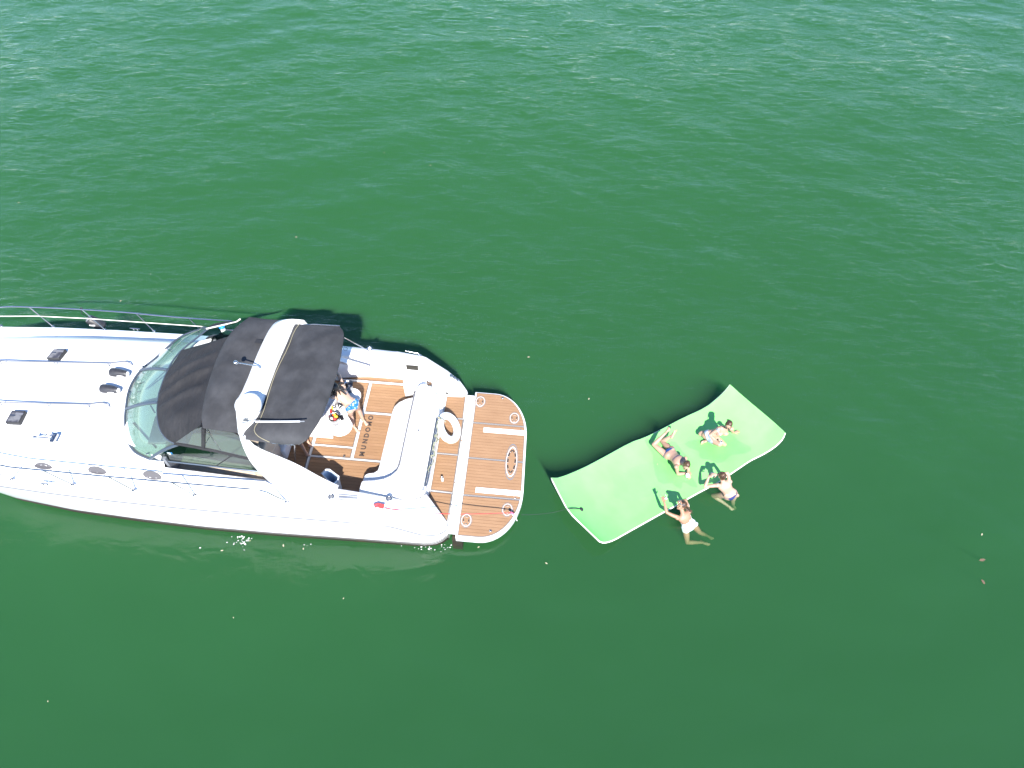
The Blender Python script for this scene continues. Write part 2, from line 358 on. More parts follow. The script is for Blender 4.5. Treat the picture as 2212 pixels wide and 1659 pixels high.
for s in (1, -1):
    P = []
    for u in uu:
        b, z, wb = at_u(SB, u), at_u(SZ, u), at_u(WB, u); ov = np.interp(u, [-13.9, -12, -.12], [0.9, 0.3, 0])
        P.append([(u, s * b, z), (u, s * (b * .72 + wb * .28 - .01), z * .62 + .06), (u, s * (b * .3 + wb * .7), z * .25 + .1), (u + ov * .3, s * wb, .10), (u + ov * .5, s * wb * .93, -.25), (u + ov, 0, -.75)])
    m.grid(P, flip=(s > 0))
e = [(-.12, s * a, z) for s, a, z in ((1, 1.8, .5), (1, 1.8, .1), (1, 1.67, -.25), (0, 0, -.75), (-1, 1.67, -.25), (-1, 1.8, .1), (-1, 1.8, .5))]
m.add(e, [tuple(range(7))])
hull = m.build('hull', 'gel', yacht)
m = MB()
for s in (1, -1):                                                       # brown boot stripe and fouled bottom paint, proud of the hull
    P = []
    for u in uu:
        wb = at_u(WB, u) + .008; b = at_u(SB, u); ov = np.interp(u, [-13.9, -12, -.12], [0.9, 0.3, 0])
        P.append([(u + ov * .3, s * wb, .10), (u + ov * .34, s * (wb - .002), .045), (u + ov * .5, s * (wb * .93 + .006), -.25)])
    m.grid(P, flip=(s > 0))
m.build('bottom_paint', 'antifoul', yacht)
for zz, r, nm, mm in ((.155, .012, 'boot_stripe', 'boot'), (.22, .009, 'boot_stripe', 'boot')):
    m = MB()
    for s in (1, -1):
        m.tube([(u + np.interp(u, [-13.9, -12, -.12], [.27, .09, 0]) * .9, s * (at_u(WB, u) + (at_u(SB, u) - at_u(WB, u)) * (zz - .10) / (at_u(SZ, u) * .25 + .001) * .3 + .006), zz) for u in uu], r, 6)
    m.build(nm, mm, yacht)
m = MB()
for s in (1, -1): m.tube([(u, s * (at_u(SB, u) + .008), at_u(SZ, u) - .012) for u in uu], .016, 6)
m.build('rub_rail', 'gelgrey', yacht)

def crown(u): return float(np.interp(u, [-13.9, -12.5, -11, -9, -7, -5.8], [1.84, 1.88, 1.98, 2.10, 2.15, 2.15]))
m = MB()                                                                # foredeck with raised trunk
uf = np.linspace(-13.88, -5.9, 46); P = []
for u in uf:
    b, z, c = at_u(SB, u), at_u(SZ, u), crown(u)
    half = [(b, z), (b * .99 - .015, z + .17), (b * .97 - .05, z + .25), (b * .86, z + .26), (b * .79, z + .28), (b * .70, c - .14), (b * .60, c - .05), (b * .3, c - .01), (0, c)]
    P.append([(u, -v, zz) for v, zz in half] + [(u, v, zz) for v, zz in half[-2::-1]])
m.grid(P)
m.build('foredeck', 'gel', yacht)
FLOOR = .80
VI = {1: ([-5.9, -4, -3.2, -2.6, -1.2, -.95, -.70, -.62, -.40, -.12], [1.62, 1.64, 1.76, 1.86, 1.88, 1.84, 1.72, 1.66, 1.66, 1.70]),
      -1: ([-5.9, -4, -3.2, -2.6, -1.2, -.95, -.70, -.62, -.40, -.12], [1.62, 1.60, 1.60, 1.58, 1.66, 1.60, 1.40, 1.25, 1.45, 1.70])}
m = MB()                                                                # side decks, coamings and stern quarters
us2 = np.unique(np.r_[np.linspace(-5.9, -1.9, 22), np.linspace(-1.9, -.12, 19)])
for s in (1, -1):
    P = []
    for u in us2:
        b, z = at_u(SB, u), at_u(SZ, u); vi = float(np.interp(u, *VI[s]))
        zt = float(np.interp(u, [-5.9, -4.6, -3, -1.9, -1.2, -.62, -.12], [1.95, 1.80, 1.62, 1.57, 1.50, 1.04, .66]))
        fl = float(np.interp(u, [-1.1, -.62, -.6, -.1], [FLOOR, FLOOR, .58, .56])) - .02
        zg = float(np.interp(u, [-5.9, -1.9, -1.15, -.62, -.25, -.12], [z + .22, 1.53, 1.48, 1.06, .76, .66])); zg = max(zg, z + .05) if u > -1.9 else z + .22; mid = (b - .05) * .55 + vi * .45
        P.append([(u, s * b, z), (u, s * (b - .015), z * .35 + zg * .65), (u, s * (b - .05), zg), (u, s * mid, zt * .5 + .5 * zg), (u, s * (vi + .04), zt), (u, s * vi, zt - .03), (u, s * (vi - .01), fl)])
    m.grid(P, flip=(s > 0))
    pts = [P[-1][k] for k in range(7)] + [(-.12, s * 1.69, .2), (-.12, s * 1.8, .2)]
    m.add(pts, [tuple(range(9))])
m.build('side_deck', 'gel', yacht)

# teak-look planks: each one its own piece, clipped to its panel
PW, GAP = 0.078, 0.0065
def clip(poly, k, val, keep_ge):
    out = []
    for i in range(len(poly)):
        a, b = poly[i], poly[(i + 1) % len(poly)]
        ia, ib = ((a[k] >= val) == keep_ge), ((b[k] >= val) == keep_ge)
        if ia: out.append(a)
        if ia != ib:
            t = (val - a[k]) / (b[k] - a[k]); out.append((a[0] + t * (b[0] - a[0]), a[1] + t * (b[1] - a[1])))
    return out
def area(p): return abs(sum(p[i][0] * p[(i + 1) % len(p)][1] - p[(i + 1) % len(p)][0] * p[i][1] for i in range(len(p)))) / 2
def inset(poly, d):
    c = np.mean(poly, 0); out = []
    a = sum(poly[i][0] * poly[(i + 1) % len(poly)][1] - poly[(i + 1) % len(poly)][0] * poly[i][1] for i in range(len(poly)))
    if a < 0: poly = poly[::-1]
    n = len(poly)
    for i in range(n):
        p0, p1, p2 = np.array(poly[i - 1]), np.array(poly[i]), np.array(poly[(i + 1) % n])
        d1 = (p1 - p0) / (np.linalg.norm(p1 - p0) + 1e-9); d2 = (p2 - p1) / (np.linalg.norm(p2 - p1) + 1e-9)
        n1 = np.array([-d1[1], d1[0]]); n2 = np.array([-d2[1], d2[0]]); b = n1 + n2; b /= max(np.linalg.norm(b), .3)
        out.append(tuple(p1 + b * d / max(.5, b @ n1)))
    return out
plank_n = 0
def planks(poly, ztop, parent, teak='teak', th=.012, off=0.0):
    global plank_n
    m = MB(); m.prism(poly, ztop - .035, ztop - th - .002); g = m.build('caulk_border', 'deckgap', parent)
    pin = inset(list(poly), .014)
    m = MB(); m.prism(pin, ztop - .030, ztop - .005); m.build('caulk', 'seam', parent)
    pin = inset(list(pin), .004)
    lo, hi = min(p[1] for p in pin), max(p[1] for p in pin)
    k0, k1 = math.floor((lo - off) / PW), math.ceil((hi - off) / PW)
    for k in range(k0, k1):
        q = clip(clip(pin, 1, off + k * PW + GAP / 2, True), 1, off + (k + 1) * PW - GAP / 2, False)
        if len(q) < 3 or area(q) < .002: continue
        m = MB(); m.prism(q, ztop - th, ztop + .0006 * (plank_n % 3)); m.build('plank', 'teak2' if plank_n % 4 == 1 else teak, parent); plank_n += 1

# cockpit sole
m = MB(); m.prism([(-5.9, -1.70), (-2.6, -1.66), (-.62, -1.70), (-.62, 1.92), (-2.6, 1.92), (-5.9, 1.72)], FLOOR - .12, FLOOR - .036)
sole = m.build('cockpit_sole', 'gel', yacht)
for poly in ([(-4.6, -1.5), (-3.45, -1.5), (-3.45, 1.60), (-4.6, 1.58)],
             [(-3.39, -.14), (-2.49, -.14), (-2.49, 1.68), (-3.39, 1.68)],
             [(-3.39, -.43), (-2.49, -.43), (-2.49, -.18), (-3.39, -.18)],
             [(-2.43, -.43), (-1.05, -.43), (-1.05, .79), (-2.43, .79)],
             [(-2.43, .84), (-1.0, .84), (-1.0, 1.68), (-2.43, 1.68)],
             [(-3.39, 1.735), (-.98, 1.735), (-.98, 1.86), (-2.5, 1.86), (-3.39, 1.76)],
             [(-3.39, -1.55), (-2.02, -1.57), (-1.05, -1.57), (-1.05, -.475), (-3.39, -.475)]):
    planks(poly, FLOOR, sole)
for a, b in (((-3.42, 1.71), (-1.0, 1.71)), ((-2.46, .815), (-1.05, .815)), ((-3.42, -.16), (-2.46, -.16)), ((-3.42, -.455), (-1.05, -.455)), ((-3.42, -1.5), (-3.42, 1.71)), ((-2.46, -.455), (-2.46, 1.71))):
    m = MB(); c = [(a[0] + b[0]) / 2, (a[1] + b[1]) / 2, FLOOR - .004]; m.box(c, (abs(a[0] - b[0]) + .018, abs(a[1] - b[1]) + .016, .02)); m.build('hatch_trim', 'gel', sole)
m = MB(); m.box((*B(4, 185, 1467, FLOOR)[:2], FLOOR + .004), (.13, .09, .012)); m.build('hatch_latch', 'chrome', sole, bevel=.004)
m = MB(); m.box((*B(7, 1545, 438, FLOOR)[:2], FLOOR + .012), (.05, .05, .025)); m.build('hatch_latch', 'chrome', sole, bevel=.004)
m = MB(); m.box((-5.22, 0, FLOOR - .02), (1.2, 3.1, .03)); m.build('helm_carpet', 'beige', sole)
# letters laid into the sole, read along the boat's beam
m = MB(); m.prism([(-2.335, -.40), (-2.155, -.40), (-2.155, .765), (-2.335, .765)], FLOOR - .011, FLOOR + .0035); m.build('name_panel', 'teak', sole)
dg = bpy.context.evaluated_depsgraph_get
for ch, v in zip('MUNDOMO', (-.305, -.135, .03, .185, .345, .51, .675)):
    cu = bpy.data.curves.new('letter', 'FONT'); cu.body = ch; cu.size = .155; cu.extrude = .002; cu.offset = .0065; cu.align_x = 'CENTER'; cu.align_y = 'CENTER'; cu.resolution_u = 3
    t = bpy.data.objects.new('letter_curve', cu); COL.objects.link(t)
    bpy.context.view_layer.update()
    me = bpy.data.meshes.new_from_object(t.evaluated_get(dg())); bpy.data.objects.remove(t)
    me.materials.clear(); me.materials.append(MT['trimblack'] if False else mat('letter_brown', (.05, .035, .03), .8)) if ch == 'M' and v < 0 else me.materials.append(bpy.data.materials['letter_brown'])
    o = bpy.data.objects.new('letter', me); COL.objects.link(o); o.parent = sole; o.location = (-2.245, v, FLOOR + .006); o.rotation_euler = (0, 0, math.pi / 2)

# transom lounge
Cx = [(-1.24, 1.13), (-1.45, 1.04), (-1.60, .93), (-1.68, .80), (-1.70, .65), (-1.72, -.78), (-1.735, -.88), (-1.80, -.94), (-1.93, -.97), (-1.985, -1.02), (-2.0, -1.12), (-2.0, -1.56), (-1.0, -1.60), (-1.0, 1.1)]
m = MB(); m.prism(Cx, FLOOR - .01, 1.19); lounge = m.build('transom_lounge', 'vinyl', yacht, bevel=.05)
Bx = [(-1.22, 1.16), (-1.235, .2), (-1.24, -.80), (-1.28, -.95), (-1.38, -1.08), (-1.52, -1.17), (-1.70, -1.225), (-1.97, -1.26), (-1.98, -1.55), (-1.0, -1.585), (-.66, -1.30), (-.61, -.6), (-.60, .50), (-.63, .88), (-.72, 1.10), (-.86, 1.27), (-1.02, 1.38), (-1.12, 1.38), (-1.19, 1.29)]
m = MB(); m.prism(Bx, FLOOR - .02, 1.40); back = m.build('backrest', 'vinyl', lounge, bevel=.06)
sq = smooth_line([(-1.245, 1.12, 1.30), (-1.255, .2, 1.30), (-1.26, -.80, 1.30), (-1.30, -.96, 1.30), (-1.40, -1.09, 1.30), (-1.53, -1.185, 1.30), (-1.70, -1.24, 1.30), (-1.96, -1.275, 1.30)], 40)
m = MB(); m.tube(sq, .018, 6); m.build('groove_shade', 'gelgrey', lounge)  # grey strip: shade of the groove between cushion and backrest, put into colour
m = MB(); m.box((-1.45, -.16, 1.1885), (.44, .008, .012)); m.build('cushion_seam', 'gelgrey', lounge)
m = MB(); m.box((-.97, .07, 1.405), (.05, .03, .02), .5); m.build('latch', 'chrome', lounge)
rail = [(-.64, .47, 1.30), (-.585, .45, 1.42), (-.575, .3, 1.43), (-.565, -.5, 1.43), (-.565, -1.15, 1.43), (-.58, -1.30, 1.42), (-.66, -1.36, 1.36)]
m = MB(); m.tube(smooth_line(rail, 30), .016, 8); m.build('transom_rail', 'chrome', yacht)
m = MB(); m.box((-.615, -.42, 1.405), (.035, 1.72, .02)); m.build('rail_channel', 'alu', yacht)

# gate at the walkway through the transom
g0 = [tuple(B(4, *q, 1.16)[:2]) for q in ((1372, 512), (1700, 492), (1738, 720), (1640, 800), (1398, 815))]
m = MB(); m.prism(g0, FLOOR + .003, 1.16); m.build('transom_gate', 'gel', yacht, bevel=.02)
m = MB(); m.box((-1.43, 1.885, 1.28), (.30, .035, .20)); m.build('locker_shade_slab', mat('olive_recess_shade', (.018, .015, .009), .7), yacht, bevel=.02)  # solid slab on the wall; the locker recess's shade is put into its dark olive
m = MB(); m.tube([(-.985, 1.38, 1.36), (-.90, 1.52, 1.28), (-.985, 1.66, 1.36)], .008, 6); m.build('gate_line', 'gelgrey', yacht)
# walkway and steps
m = MB(); m.prism([(-1.06, 1.12), (-.63, 1.12), (-.63, 1.76), (-1.06, 1.80)], .30, .715); wk = m.build('walkway', 'gel', yacht)
planks([(-.93, 1.24), (-.70, 1.22), (-.72, 1.67), (-.92, 1.66)], .752, wk)
planks([(-1.05, 1.36), (-.96, 1.36), (-.96, 1.72), (-1.05, 1.72)], .752, wk)
m = MB(); m.prism([(-.66, -1.24), (-.12, -1.76), (-.12, 1.72), (-.66, 1.68)], .15, .566); st = m.build('transom_step', 'gel', yacht)
for poly in ([(-.61, 1.0), (-.13, 1.0), (-.15, 1.68), (-.21, 1.62), (-.60, 1.60)], [(-.615, .010), (-.115, .010), (-.12, .975), (-.615, .97)], [(-.61, -.945), (-.105, -.965), (-.11, -.015), (-.61, -.015)], [(-.61, -1.22), (-.13, -1.70), (-.115, -.99), (-.61, -.98)]):
    planks(poly, .602, st, 'teak')
m = MB(); m.box((-.018, -.075, .46), (.17, 3.52, .28)); hb = m.build('platform_hinge', 'gel', yacht, bevel=.012)
for v in (.38, -.72):
    m = MB(); m.ellipsoid((-.085, v, .602), [(.012, .006, 0), (-.006, .022, 0), (0, 0, .003)], 8, 5); m.build('rust_stain', mat('rust', (.30, .13, .04), .9), hb)
# swim platform
def plat_outline(d):
    p = [(.05 + d, 1.93 - d)]
    p += [(.56 + (.85 - d) * math.sin(q), .72 + (1.21 - d) * math.cos(q)) for q in np.linspace(0, math.pi / 2, 14)]
    p += [(.56 + (.89 - d) * math.cos(q), -.72 - (1.22 - d) * math.sin(q)) for q in np.linspace(0, math.pi / 2, 14)]
    return p + [(.07 + d, -1.94 + d)]
m = MB(); m.prism(plat_outline(0), .22, .415); pf = m.build('swim_platform', 'gel', yacht, bevel=.02)
m = MB(); m.box((.28, 0, .12), (.45, 2.6, .24)); m.box((.1, -1.86, .02), (.22, .14, .5)); m.box((.1, 1.80, .02), (.22, .14, .5)); m.build('platform_bracket', 'antifoul', yacht)
tk = plat_outline(.045); tk = [(max(x, .07), y) for x, y in tk]
def vcut(lo, hi): return clip(clip(tk, 1, lo, True), 1, hi, False)
planks(vcut(1.018, 3), .452, pf, 'teak2'); planks(vcut(.048, .995), .452, pf, 'teak2', off=.02); planks(vcut(-.915, .025), .452, pf, 'teak2', off=.01); planks(vcut(-3, -.938), .452, pf, 'teak2', off=-.01)
for v in (.835, -.765):
    m = MB(); m.box((.885, v - .01, .445), (1.02, .135, .024)); m.build('ladder_slot_cover', 'gel', pf, bevel=.006)
def oval(cx, cy, a, b, slots):
    for k, (sc, z, mm, nm) in enumerate(((1.20, .4545, 'dash', 'oval_gasket'), (1.11, .457, 'teak2', 'oval_ring'), (1.0, .459, 'gel', 'oval_rim'), (.92, .461, 'dash', 'oval_groove'), (.85, .463, 'teak2', 'oval_pad'))):
        bb = b * (sc if sc > .9 or b < .2 else sc * 1.06); q = np.linspace(0, 2 * math.pi, 28, endpoint=False)
        mb = MB(); mb.prism([(cx + a * sc * math.cos(t), cy + bb * math.sin(t)) for t in q], .44, z); mb.build(nm, mm, pf)
    for x, y, dx, dy, r in slots:
        mb = MB(); mb.box((cx + x, cy + y, .4645), (dx + .005, dy + .006, .006), r); mb.build('slot_rim', 'gel', pf); mb = MB(); mb.box((cx + x, cy + y, .4665), (dx * 1.25, dy, .006), r); mb.build('drain_slot', 'trimblack', pf)
sm4 = [(-.058, 0, .016, .075, .12), (.058, 0, .016, .075, -.12), (0, .085, .05, .014, 0), (0, -.085, .05, .014, 0)]
for x, y in ((.21, 1.62), (1.08, 1.22), (1.13, -1.20), (.26, -1.54)): oval(x, y, .108, .145, sm4)
oval(1.115, .02, .125, .40, [(s * x, y, .022, .10, -s * r) for s in (1, -1) for x, y, r in ((.072, .175, -.18), (.084, .015, 0), (.072, -.15, .18))] + [(.025, .275, .02, .08, .6), (-.025, .275, .02, .08, -.6), (.025, -.265, .02, .08, -.6), (-.025, -.265, .02, .08, .6)])
for n_, x, y in ((5, 1520, 365), (6, 1418, 1343), (5, 1050, 735), (6, 998, 752), (6, 1790, 860), (5, 1790, 832)):
    p = B(n_, x, y, .46); m = MB(); m.ellipsoid((p[0], p[1], .455), [(.035 if y in (365, 1343) else .018, 0, 0), (0, .03 if y in (365, 1343) else .018, 0), (0, 0, .012)], 12, 6); m.build('deck_fitting', 'chrome', pf)

# windshield: base line on the deck, top line under the canvas
wb_ = [B(2, 1400, 455, 2.02), B(2, 1200, 515, 2.05), B(2, 1050, 592, 2.08), B(2, 880, 742, 2.10), B(2, 720, 890, 2.13), B(2, 530, 1030, 2.14), B(2, 400, 1200, 2.15), B(2, 318, 1380, 2.15), B(2, 290, 1580, 2.15), B(8, 268, 200, 2.14), B(8, 290, 450, 2.12), B(8, 345, 610, 2.10), B(8, 440, 715, 2.08), B(8, 640, 798, 2.04)]
wt_ = [B(2, 1500, 452, 2.58), B(2, 1380, 545, 2.60), B(2, 1260, 640, 2.62), B(2, 1130, 745, 2.64), B(2, 1020, 860, 2.66), B(2, 930, 1000, 2.68), B(2, 850, 1180, 2.70), B(2, 790, 1350, 2.70), B(2, 765, 1440, 2.70), B(8, 745, 120, 2.70), B(8, 765, 290, 2.68), B(8, 820, 420, 2.66), B(8, 920, 530, 2.64), B(8, 1060, 585, 2.60)]
bb, tt = smooth_line(wb_, 49, 1), smooth_line(wt_, 49, 1)
ws = MB(); ws.tube(bb, .026, 8); shield = ws.build('windshield', 'alu', yacht)
m = MB(); m.tube(bb + np.array([.05, 0, .012]), .010, 6); m.build('gasket', 'trimblack', shield)
cuts = [0, 19, 31, 48]
for a, b in zip(cuts[:-1], cuts[1:]):
    P = [[bb[i] * (1 - t) + tt[i] * t + np.array([0, 0, .05 * math.sin(math.pi * t)]) for t in np.linspace(0, 1, 6)] for i in range(a, b + 1)]
    m = MB(); m.shell(P, .008, (-.5, 0, -.8)); m.build('pane', 'glass', shield)
for i in (0, 19, 31, 48):
    m = MB(); P = [bb[i] * (1 - t) + tt[i] * t + np.array([0, 0, .05 * math.sin(math.pi * t) + .01]) for t in np.linspace(0, 1, 7)]; m.tube(P, .032, 8); m.build('mullion', 'alu', shield)
m = MB(); m.tube(tt, .02, 6); m.build('top_frame', 'alu', shield)
for (n_, x0, y0, x1, y1, zz0, zz1) in ((8, 390, 260, 730, 630, 2.24, 2.22), (8, 650, 0, 715, 110, 2.60, 2.62), (2, 580, 1345, 880, 1065, 2.26, 2.60), (2, 905, 750, 965, 785, 2.3, 2.3)):
    m = MB(); m.tube([B(n_, x0, y0, zz0), B(n_, x1, y1, zz1)], .014, 6); m.build('wiper', 'alu' if n_ == 8 else 'chrome', shield)
for n_, x, y in ((2, 545, 1000), (2, 500, 1255), (2, 470, 1380), (2, 690, 990), (8, 600, 720), (2, 330, 1385)):
    p = B(n_, x, y, 2.25); m = MB(); m.box(p, (.05, .02, .02), .3); m.build('bracket', 'chrome', shield)
# dash below the glass and helm seating under the canvas
m = MB(); m.prism([(-5.9, -1.60), (-5.9, 1.60), (-6.9, 1.15), (-6.95, 0), (-6.9, -1.2)], 2.10, 2.19); m.build('dashboard', 'gel', yacht, bevel=.03)
m = MB(); m.prism([(-5.86, -1.58), (-5.86, 1.58), (-5.8, 1.58), (-5.8, -1.58)], FLOOR, 2.16); m.build('dash_panel', 'dash', yacht)
m = MB(); m.prism([(-6.25, -1.30), (-5.88, -1.25), (-5.88, -.45), (-6.35, -.62)], 2.18, 2.25); m.build('instrument_panel', 'dash', yacht, bevel=.03)
m = MB(); m.box((-4.9, -1.0, 1.18), (1.9, .95, .75)); hs = m.build('helm_seat', 'beige', yacht, bevel=.06)
m = MB(); m.box((-4.05, -1.0, 1.75), (.18, .95, .5)); m.build('seat_back', 'beige', hs, bevel=.05)
m = MB(); m.box((-4.9, 1.15, 1.35), (1.9, .80, 1.1)); cs = m.build('companion_seat', 'beige', yacht, bevel=.06)
m = MB(); m.box((-5.0, 1.45, 1.98), (1.7, .18, .32)); m.build('seat_back', 'beige', cs, bevel=.05)

# side windows, near side and (mirrored line) far side
nb0 = [B(8, 650, 800, 2.02), B(8, 1250, 865, 1.98), B(8, 1800, 930, 1.92), B(8, 2212, 975, 1.86), B(7, 500, 688, 1.72)]
nt0 = [B(8, 1060, 585, 2.60), B(8, 1240, 612, 2.58), B(8, 1700, 715, 2.45), B(8, 2212, 830, 2.25), B(7, 440, 588, 1.80)]
for s, nm in ((-1, 'near'), (1, 'far')):
    b0 = smooth_line([np.array([p[0], p[1] if s < 0 else -p[1] + .06, p[2]]) for p in nb0], 18, 1); t0 = smooth_line([np.array([p[0], p[1] if s < 0 else -p[1] + .06, p[2]]) for p in nt0], 18, 1)
    m = MB(); m.tube(b0, .022, 6); sw = m.build('side_window', 'alu', yacht)
    m = MB(); m.shell([[a, b] for a, b in zip(b0, t0)], .008, (0, s * -1, 0)); m.build('pane', 'glassdark', sw)
    m = MB(); m.tube(t0 + np.array([0, 0, .012]), .016, 6); m.build('top_frame', 'chrome', sw)
    m = MB(); m.tube([b0[9], t0[9]], .012, 6); m.build('mullion', 'trimblack', sw)
m = MB(); p = B(8, 925, 735, 2.25); m.box(p + np.array([0, .03, .02]), (.15, .012, .09), -.12); m.build('blue_sticker', 'blue', yacht)
m = MB(); m.box(p + np.array([0, .02, .022]), (.07, .012, .07), -.12); m.build('sticker_label', 'white', yacht)

# canvas: front curtain, forward bimini, aft bimini
def canvas(name, m_, c0, c1, d0, d1, crown_h, wr, seed, k=3.0, th=.012):
    n_, h_ = 72, 60
    c0, c1, d0, d1 = smooth_line(c0, n_, 1), smooth_line(c1, n_, 1), smooth_line(d0, h_, 1), smooth_line(d1, h_, 1)
    P = coons(c0, c1, d0, d1)
    for i in range(h_):
        for j in range(n_):
            a, b = i / (h_ - 1), j / (n_ - 1); e_ = (4 * a * (1 - a)) ** .6 * (4 * b * (1 - b)) ** .6
            x, y = P[i, j][0], P[i, j][1]
            f = abs(math.sin(k * (y - .45 * x) + 2.0 * vnoise(x, y, seed, 5, 1.4))) ** 4 * (.55 + .9 * vnoise(x + 3, y, seed + 7, 5, 1.2))
            P[i, j, 2] += crown_h * e_ + wr * e_ * (vnoise(x, y, seed + 3, 6, 3.0) * .9 + 1.0 * f)
    m = MB(); m.shell(P, th); return m.build(name, m_, yacht)
ZB, ZC = 3.20, 3.24
fr = [B(3, 300, 152, ZB), B(2, 1960, 380, ZB), B(2, 1800, 545, ZC), B(2, 1650, 830, ZC), B(2, 1500, 1250, ZC), B(2, 1420, 1600, ZC), B(8, 1400, 200, ZB), B(8, 1425, 335, ZB - .03)]
ar0 = [B(3, 770, 198, ZB), B(3, 650, 290, ZC), B(3, 480, 650, ZC), B(3, 250, 1250, ZC), B(8, 1930, 0, ZC), B(8, 1945, 200, ZC), B(8, 1955, 410, ZB - .03)]
far_e = [fr[0], B(3, 560, 185, ZB), ar0[0]]; near_e = [fr[-1], B(8, 1700, 375, ZB - .03), ar0[-1]]
canvas('forward_bimini', 'canvas', fr, ar0, far_e, near_e, .13, .05, 4, 4.0)
m = MB(); m.tube(smooth_line([p + np.array([.02, 0, .006]) for p in ar0], 40, 1), .012, 6); m.build('zip_seam', 'trimblack', yacht)
fr2 = [p + np.array([.0, 0, -.03]) for p in fr[2:]]
fl = [B(2, 1110, 762, 2.68), B(2, 930, 1030, 2.72), B(2, 860, 1150, 2.74), B(2, 770, 1430, 2.76), B(2, 745, 1600, 2.76), B(8, 750, 170, 2.75), B(8, 790, 370, 2.73), B(8, 880, 490, 2.70), B(8, 1000, 555, 2.66)]
canvas('front_curtain', 'canvas_dark', fl, fr2[:-1] + [B(8, 1392, 288, ZB - .05)], [fl[0], B(2, 1450, 670, 2.98), fr2[0]], [fl[-1], B(8, 1200, 420, 2.95), B(8, 1392, 288, ZB - .05)], .02, .15, 9, 6.5)
ab0 = [B(3, 1040, 262, ZB + .02), B(3, 960, 370, ZC), B(3, 880, 600, ZC), B(3, 700, 950, ZC), B(3, 620, 1180, ZC), B(3, 480, 1659, ZC), B(7, 205, 20, ZC), B(7, 225, 110, ZC), B(7, 300, 170, ZB), B(7, 440, 235, ZB - .06)]
ab1 = [B(3, 1625, 290, ZB), B(3, 1690, 360, ZB - .02), B(3, 1698, 450, ZB), B(3, 1660, 700, ZC), B(3, 1620, 900, ZC), B(3, 1500, 1300, ZC), B(3, 1360, 1659, ZC), B(7, 1060, 90, ZC - .02), B(7, 1000, 190, ZB), B(7, 880, 262, ZB - .06)]
canvas('aft_bimini', 'canvas', ab0, ab1, [ab0[0], B(3, 1300, 270, ZB), ab1[0]], [ab0[-1], B(7, 660, 262, ZB - .06), ab1[-1]], .12, .06, 14, 5.0)
m = MB(); m.tube(smooth_line([p + np.array([.0, 0, .014]) for p in ab0], 40, 1), .006, 6); m.build('canvas_piping', 'yellowrope', yacht)
m = MB(); m.tube(smooth_line([p + np.array([-.02, 0, -.01]) for p in ab1], 40, 1), .018, 6); m.build('canvas_hem', 'trimblack', yacht)
# flap between the arch and the aft bimini, with its strap
ar1 = [B(3, 1100, 205, ZB), B(3, 960, 215, ZB), B(3, 880, 420, ZC), B(3, 700, 820, ZC), B(3, 560, 1200, ZC), B(3, 410, 1640, ZC), B(7, 0, 90, ZC), B(7, 60, 170, ZB)]
a0 = resample(ar1, 40)[3:]; a1 = smooth_line(ab0, 37, 1)
m = MB(); m.shell([[a + np.array([-.02, 0, -.03]), (a + b) / 2 + np.array([0, 0, -.02]), b + np.array([.03, 0, -.03])] for a, b in zip(a0, a1)], .01); m.build('canvas_flap', 'canvas', yacht)

# radar arch: white band over the cockpit and its raked legs
a_f = smooth_line(ar0, 40, 1); a_b = smooth_line(ar1, 40, 1)
P = []
for i, (a, b) in enumerate(zip(a_f, a_b)):
    t = i / 39; c = .10 * (4 * t * (1 - t)) ** .6
    P.append([a + np.array([-.03, 0, -.10]), a + np.array([-.01, 0, c + .01]), (a + b) / 2 + np.array([0, 0, c + .045]), b + np.array([.01, 0, c + .01]), b + np.array([.03, 0, -.10])])
m = MB(); m.shell(P, .08); arch = m.build('radar_arch', 'gel', yacht)
for s in (-1, 1):
    if s < 0: top_f, top_b = P[-1][1], P[-1][3]
    else: top_f, top_b = P[0][1], P[0][3]
    F0 = [top_f, top_f + np.array([.02, s * .10, -.35]), np.array([-3.98, s * 1.60, 2.3]), np.array([-3.74, s * 1.66, 1.72])]
    R0 = [top_b, top_b + np.array([.06, s * .08, -.30]), np.array([-3.22, s * 1.47, 2.15]), np.array([-2.75, s * 1.56, 1.78]), np.array([-2.36, s * 1.62, 1.56])]
    f_, r_ = smooth_line(F0, 16), smooth_line(R0, 16)
    m = MB(); m.shell([[a, a * .5 + b * .5 + np.array([0, s * .03, 0]), b] for a, b in zip(f_, r_)], .10, (0, -s, -.2)); m.build('arch_leg', 'gel', arch, bevel=.02)
m = MB(); m.tube([np.array(q) for q in ((-3.45, -1.46, 2.15), (-2.9, -1.60, 1.80), (-2.40, -1.70, 1.58))], .006, 6); m.build('arch_seam', 'gelgrey', arch)
# side curtains of clear vinyl with black borders, struts of the canvas frame
sc0 = smooth_line([B(8, 1010, 570, 2.62), B(8, 1250, 610, 2.60), B(8, 1450, 650, 2.56), B(8, 1700, 700, 2.48), B(8, 2212, 820, 2.27), B(7, 330, 500, 1.98)], 30, 1)
sc1 = smooth_line([B(8, 1010, 556, 2.66), B(8, 1390, 288, ZB - .05), B(8, 1700, 375, ZB - .05), B(8, 1950, 425, ZB - .06), B(8, 2212, 700, 2.55), B(7, 330, 480, 2.02)], 30, 1)
m = MB(); m.shell([[a, b] for a, b in zip(sc0, sc1)], .004, (0, 1, 0)); crt = m.build('side_curtain', 'clear', yacht)
m = MB(); m.tube(sc0 + np.array([0, 0, .015]), .035, 6); m.build('curtain_border', 'canvas_dark', crt)
m = MB(); m.tube([B(8, 1432, 340, ZB - .06), B(8, 1432, 650, 2.56)], .038, 6); m.build('curtain_border', 'canvas_dark', crt)
m = MB(); m.tube([B(8, 1950, 425, ZB - .06), B(8, 2120, 600, 2.75), B(8, 2212, 700, 2.55), B(7, 430, 590, 1.80)], .03, 6); m.build('curtain_border', 'trimblack', crt)
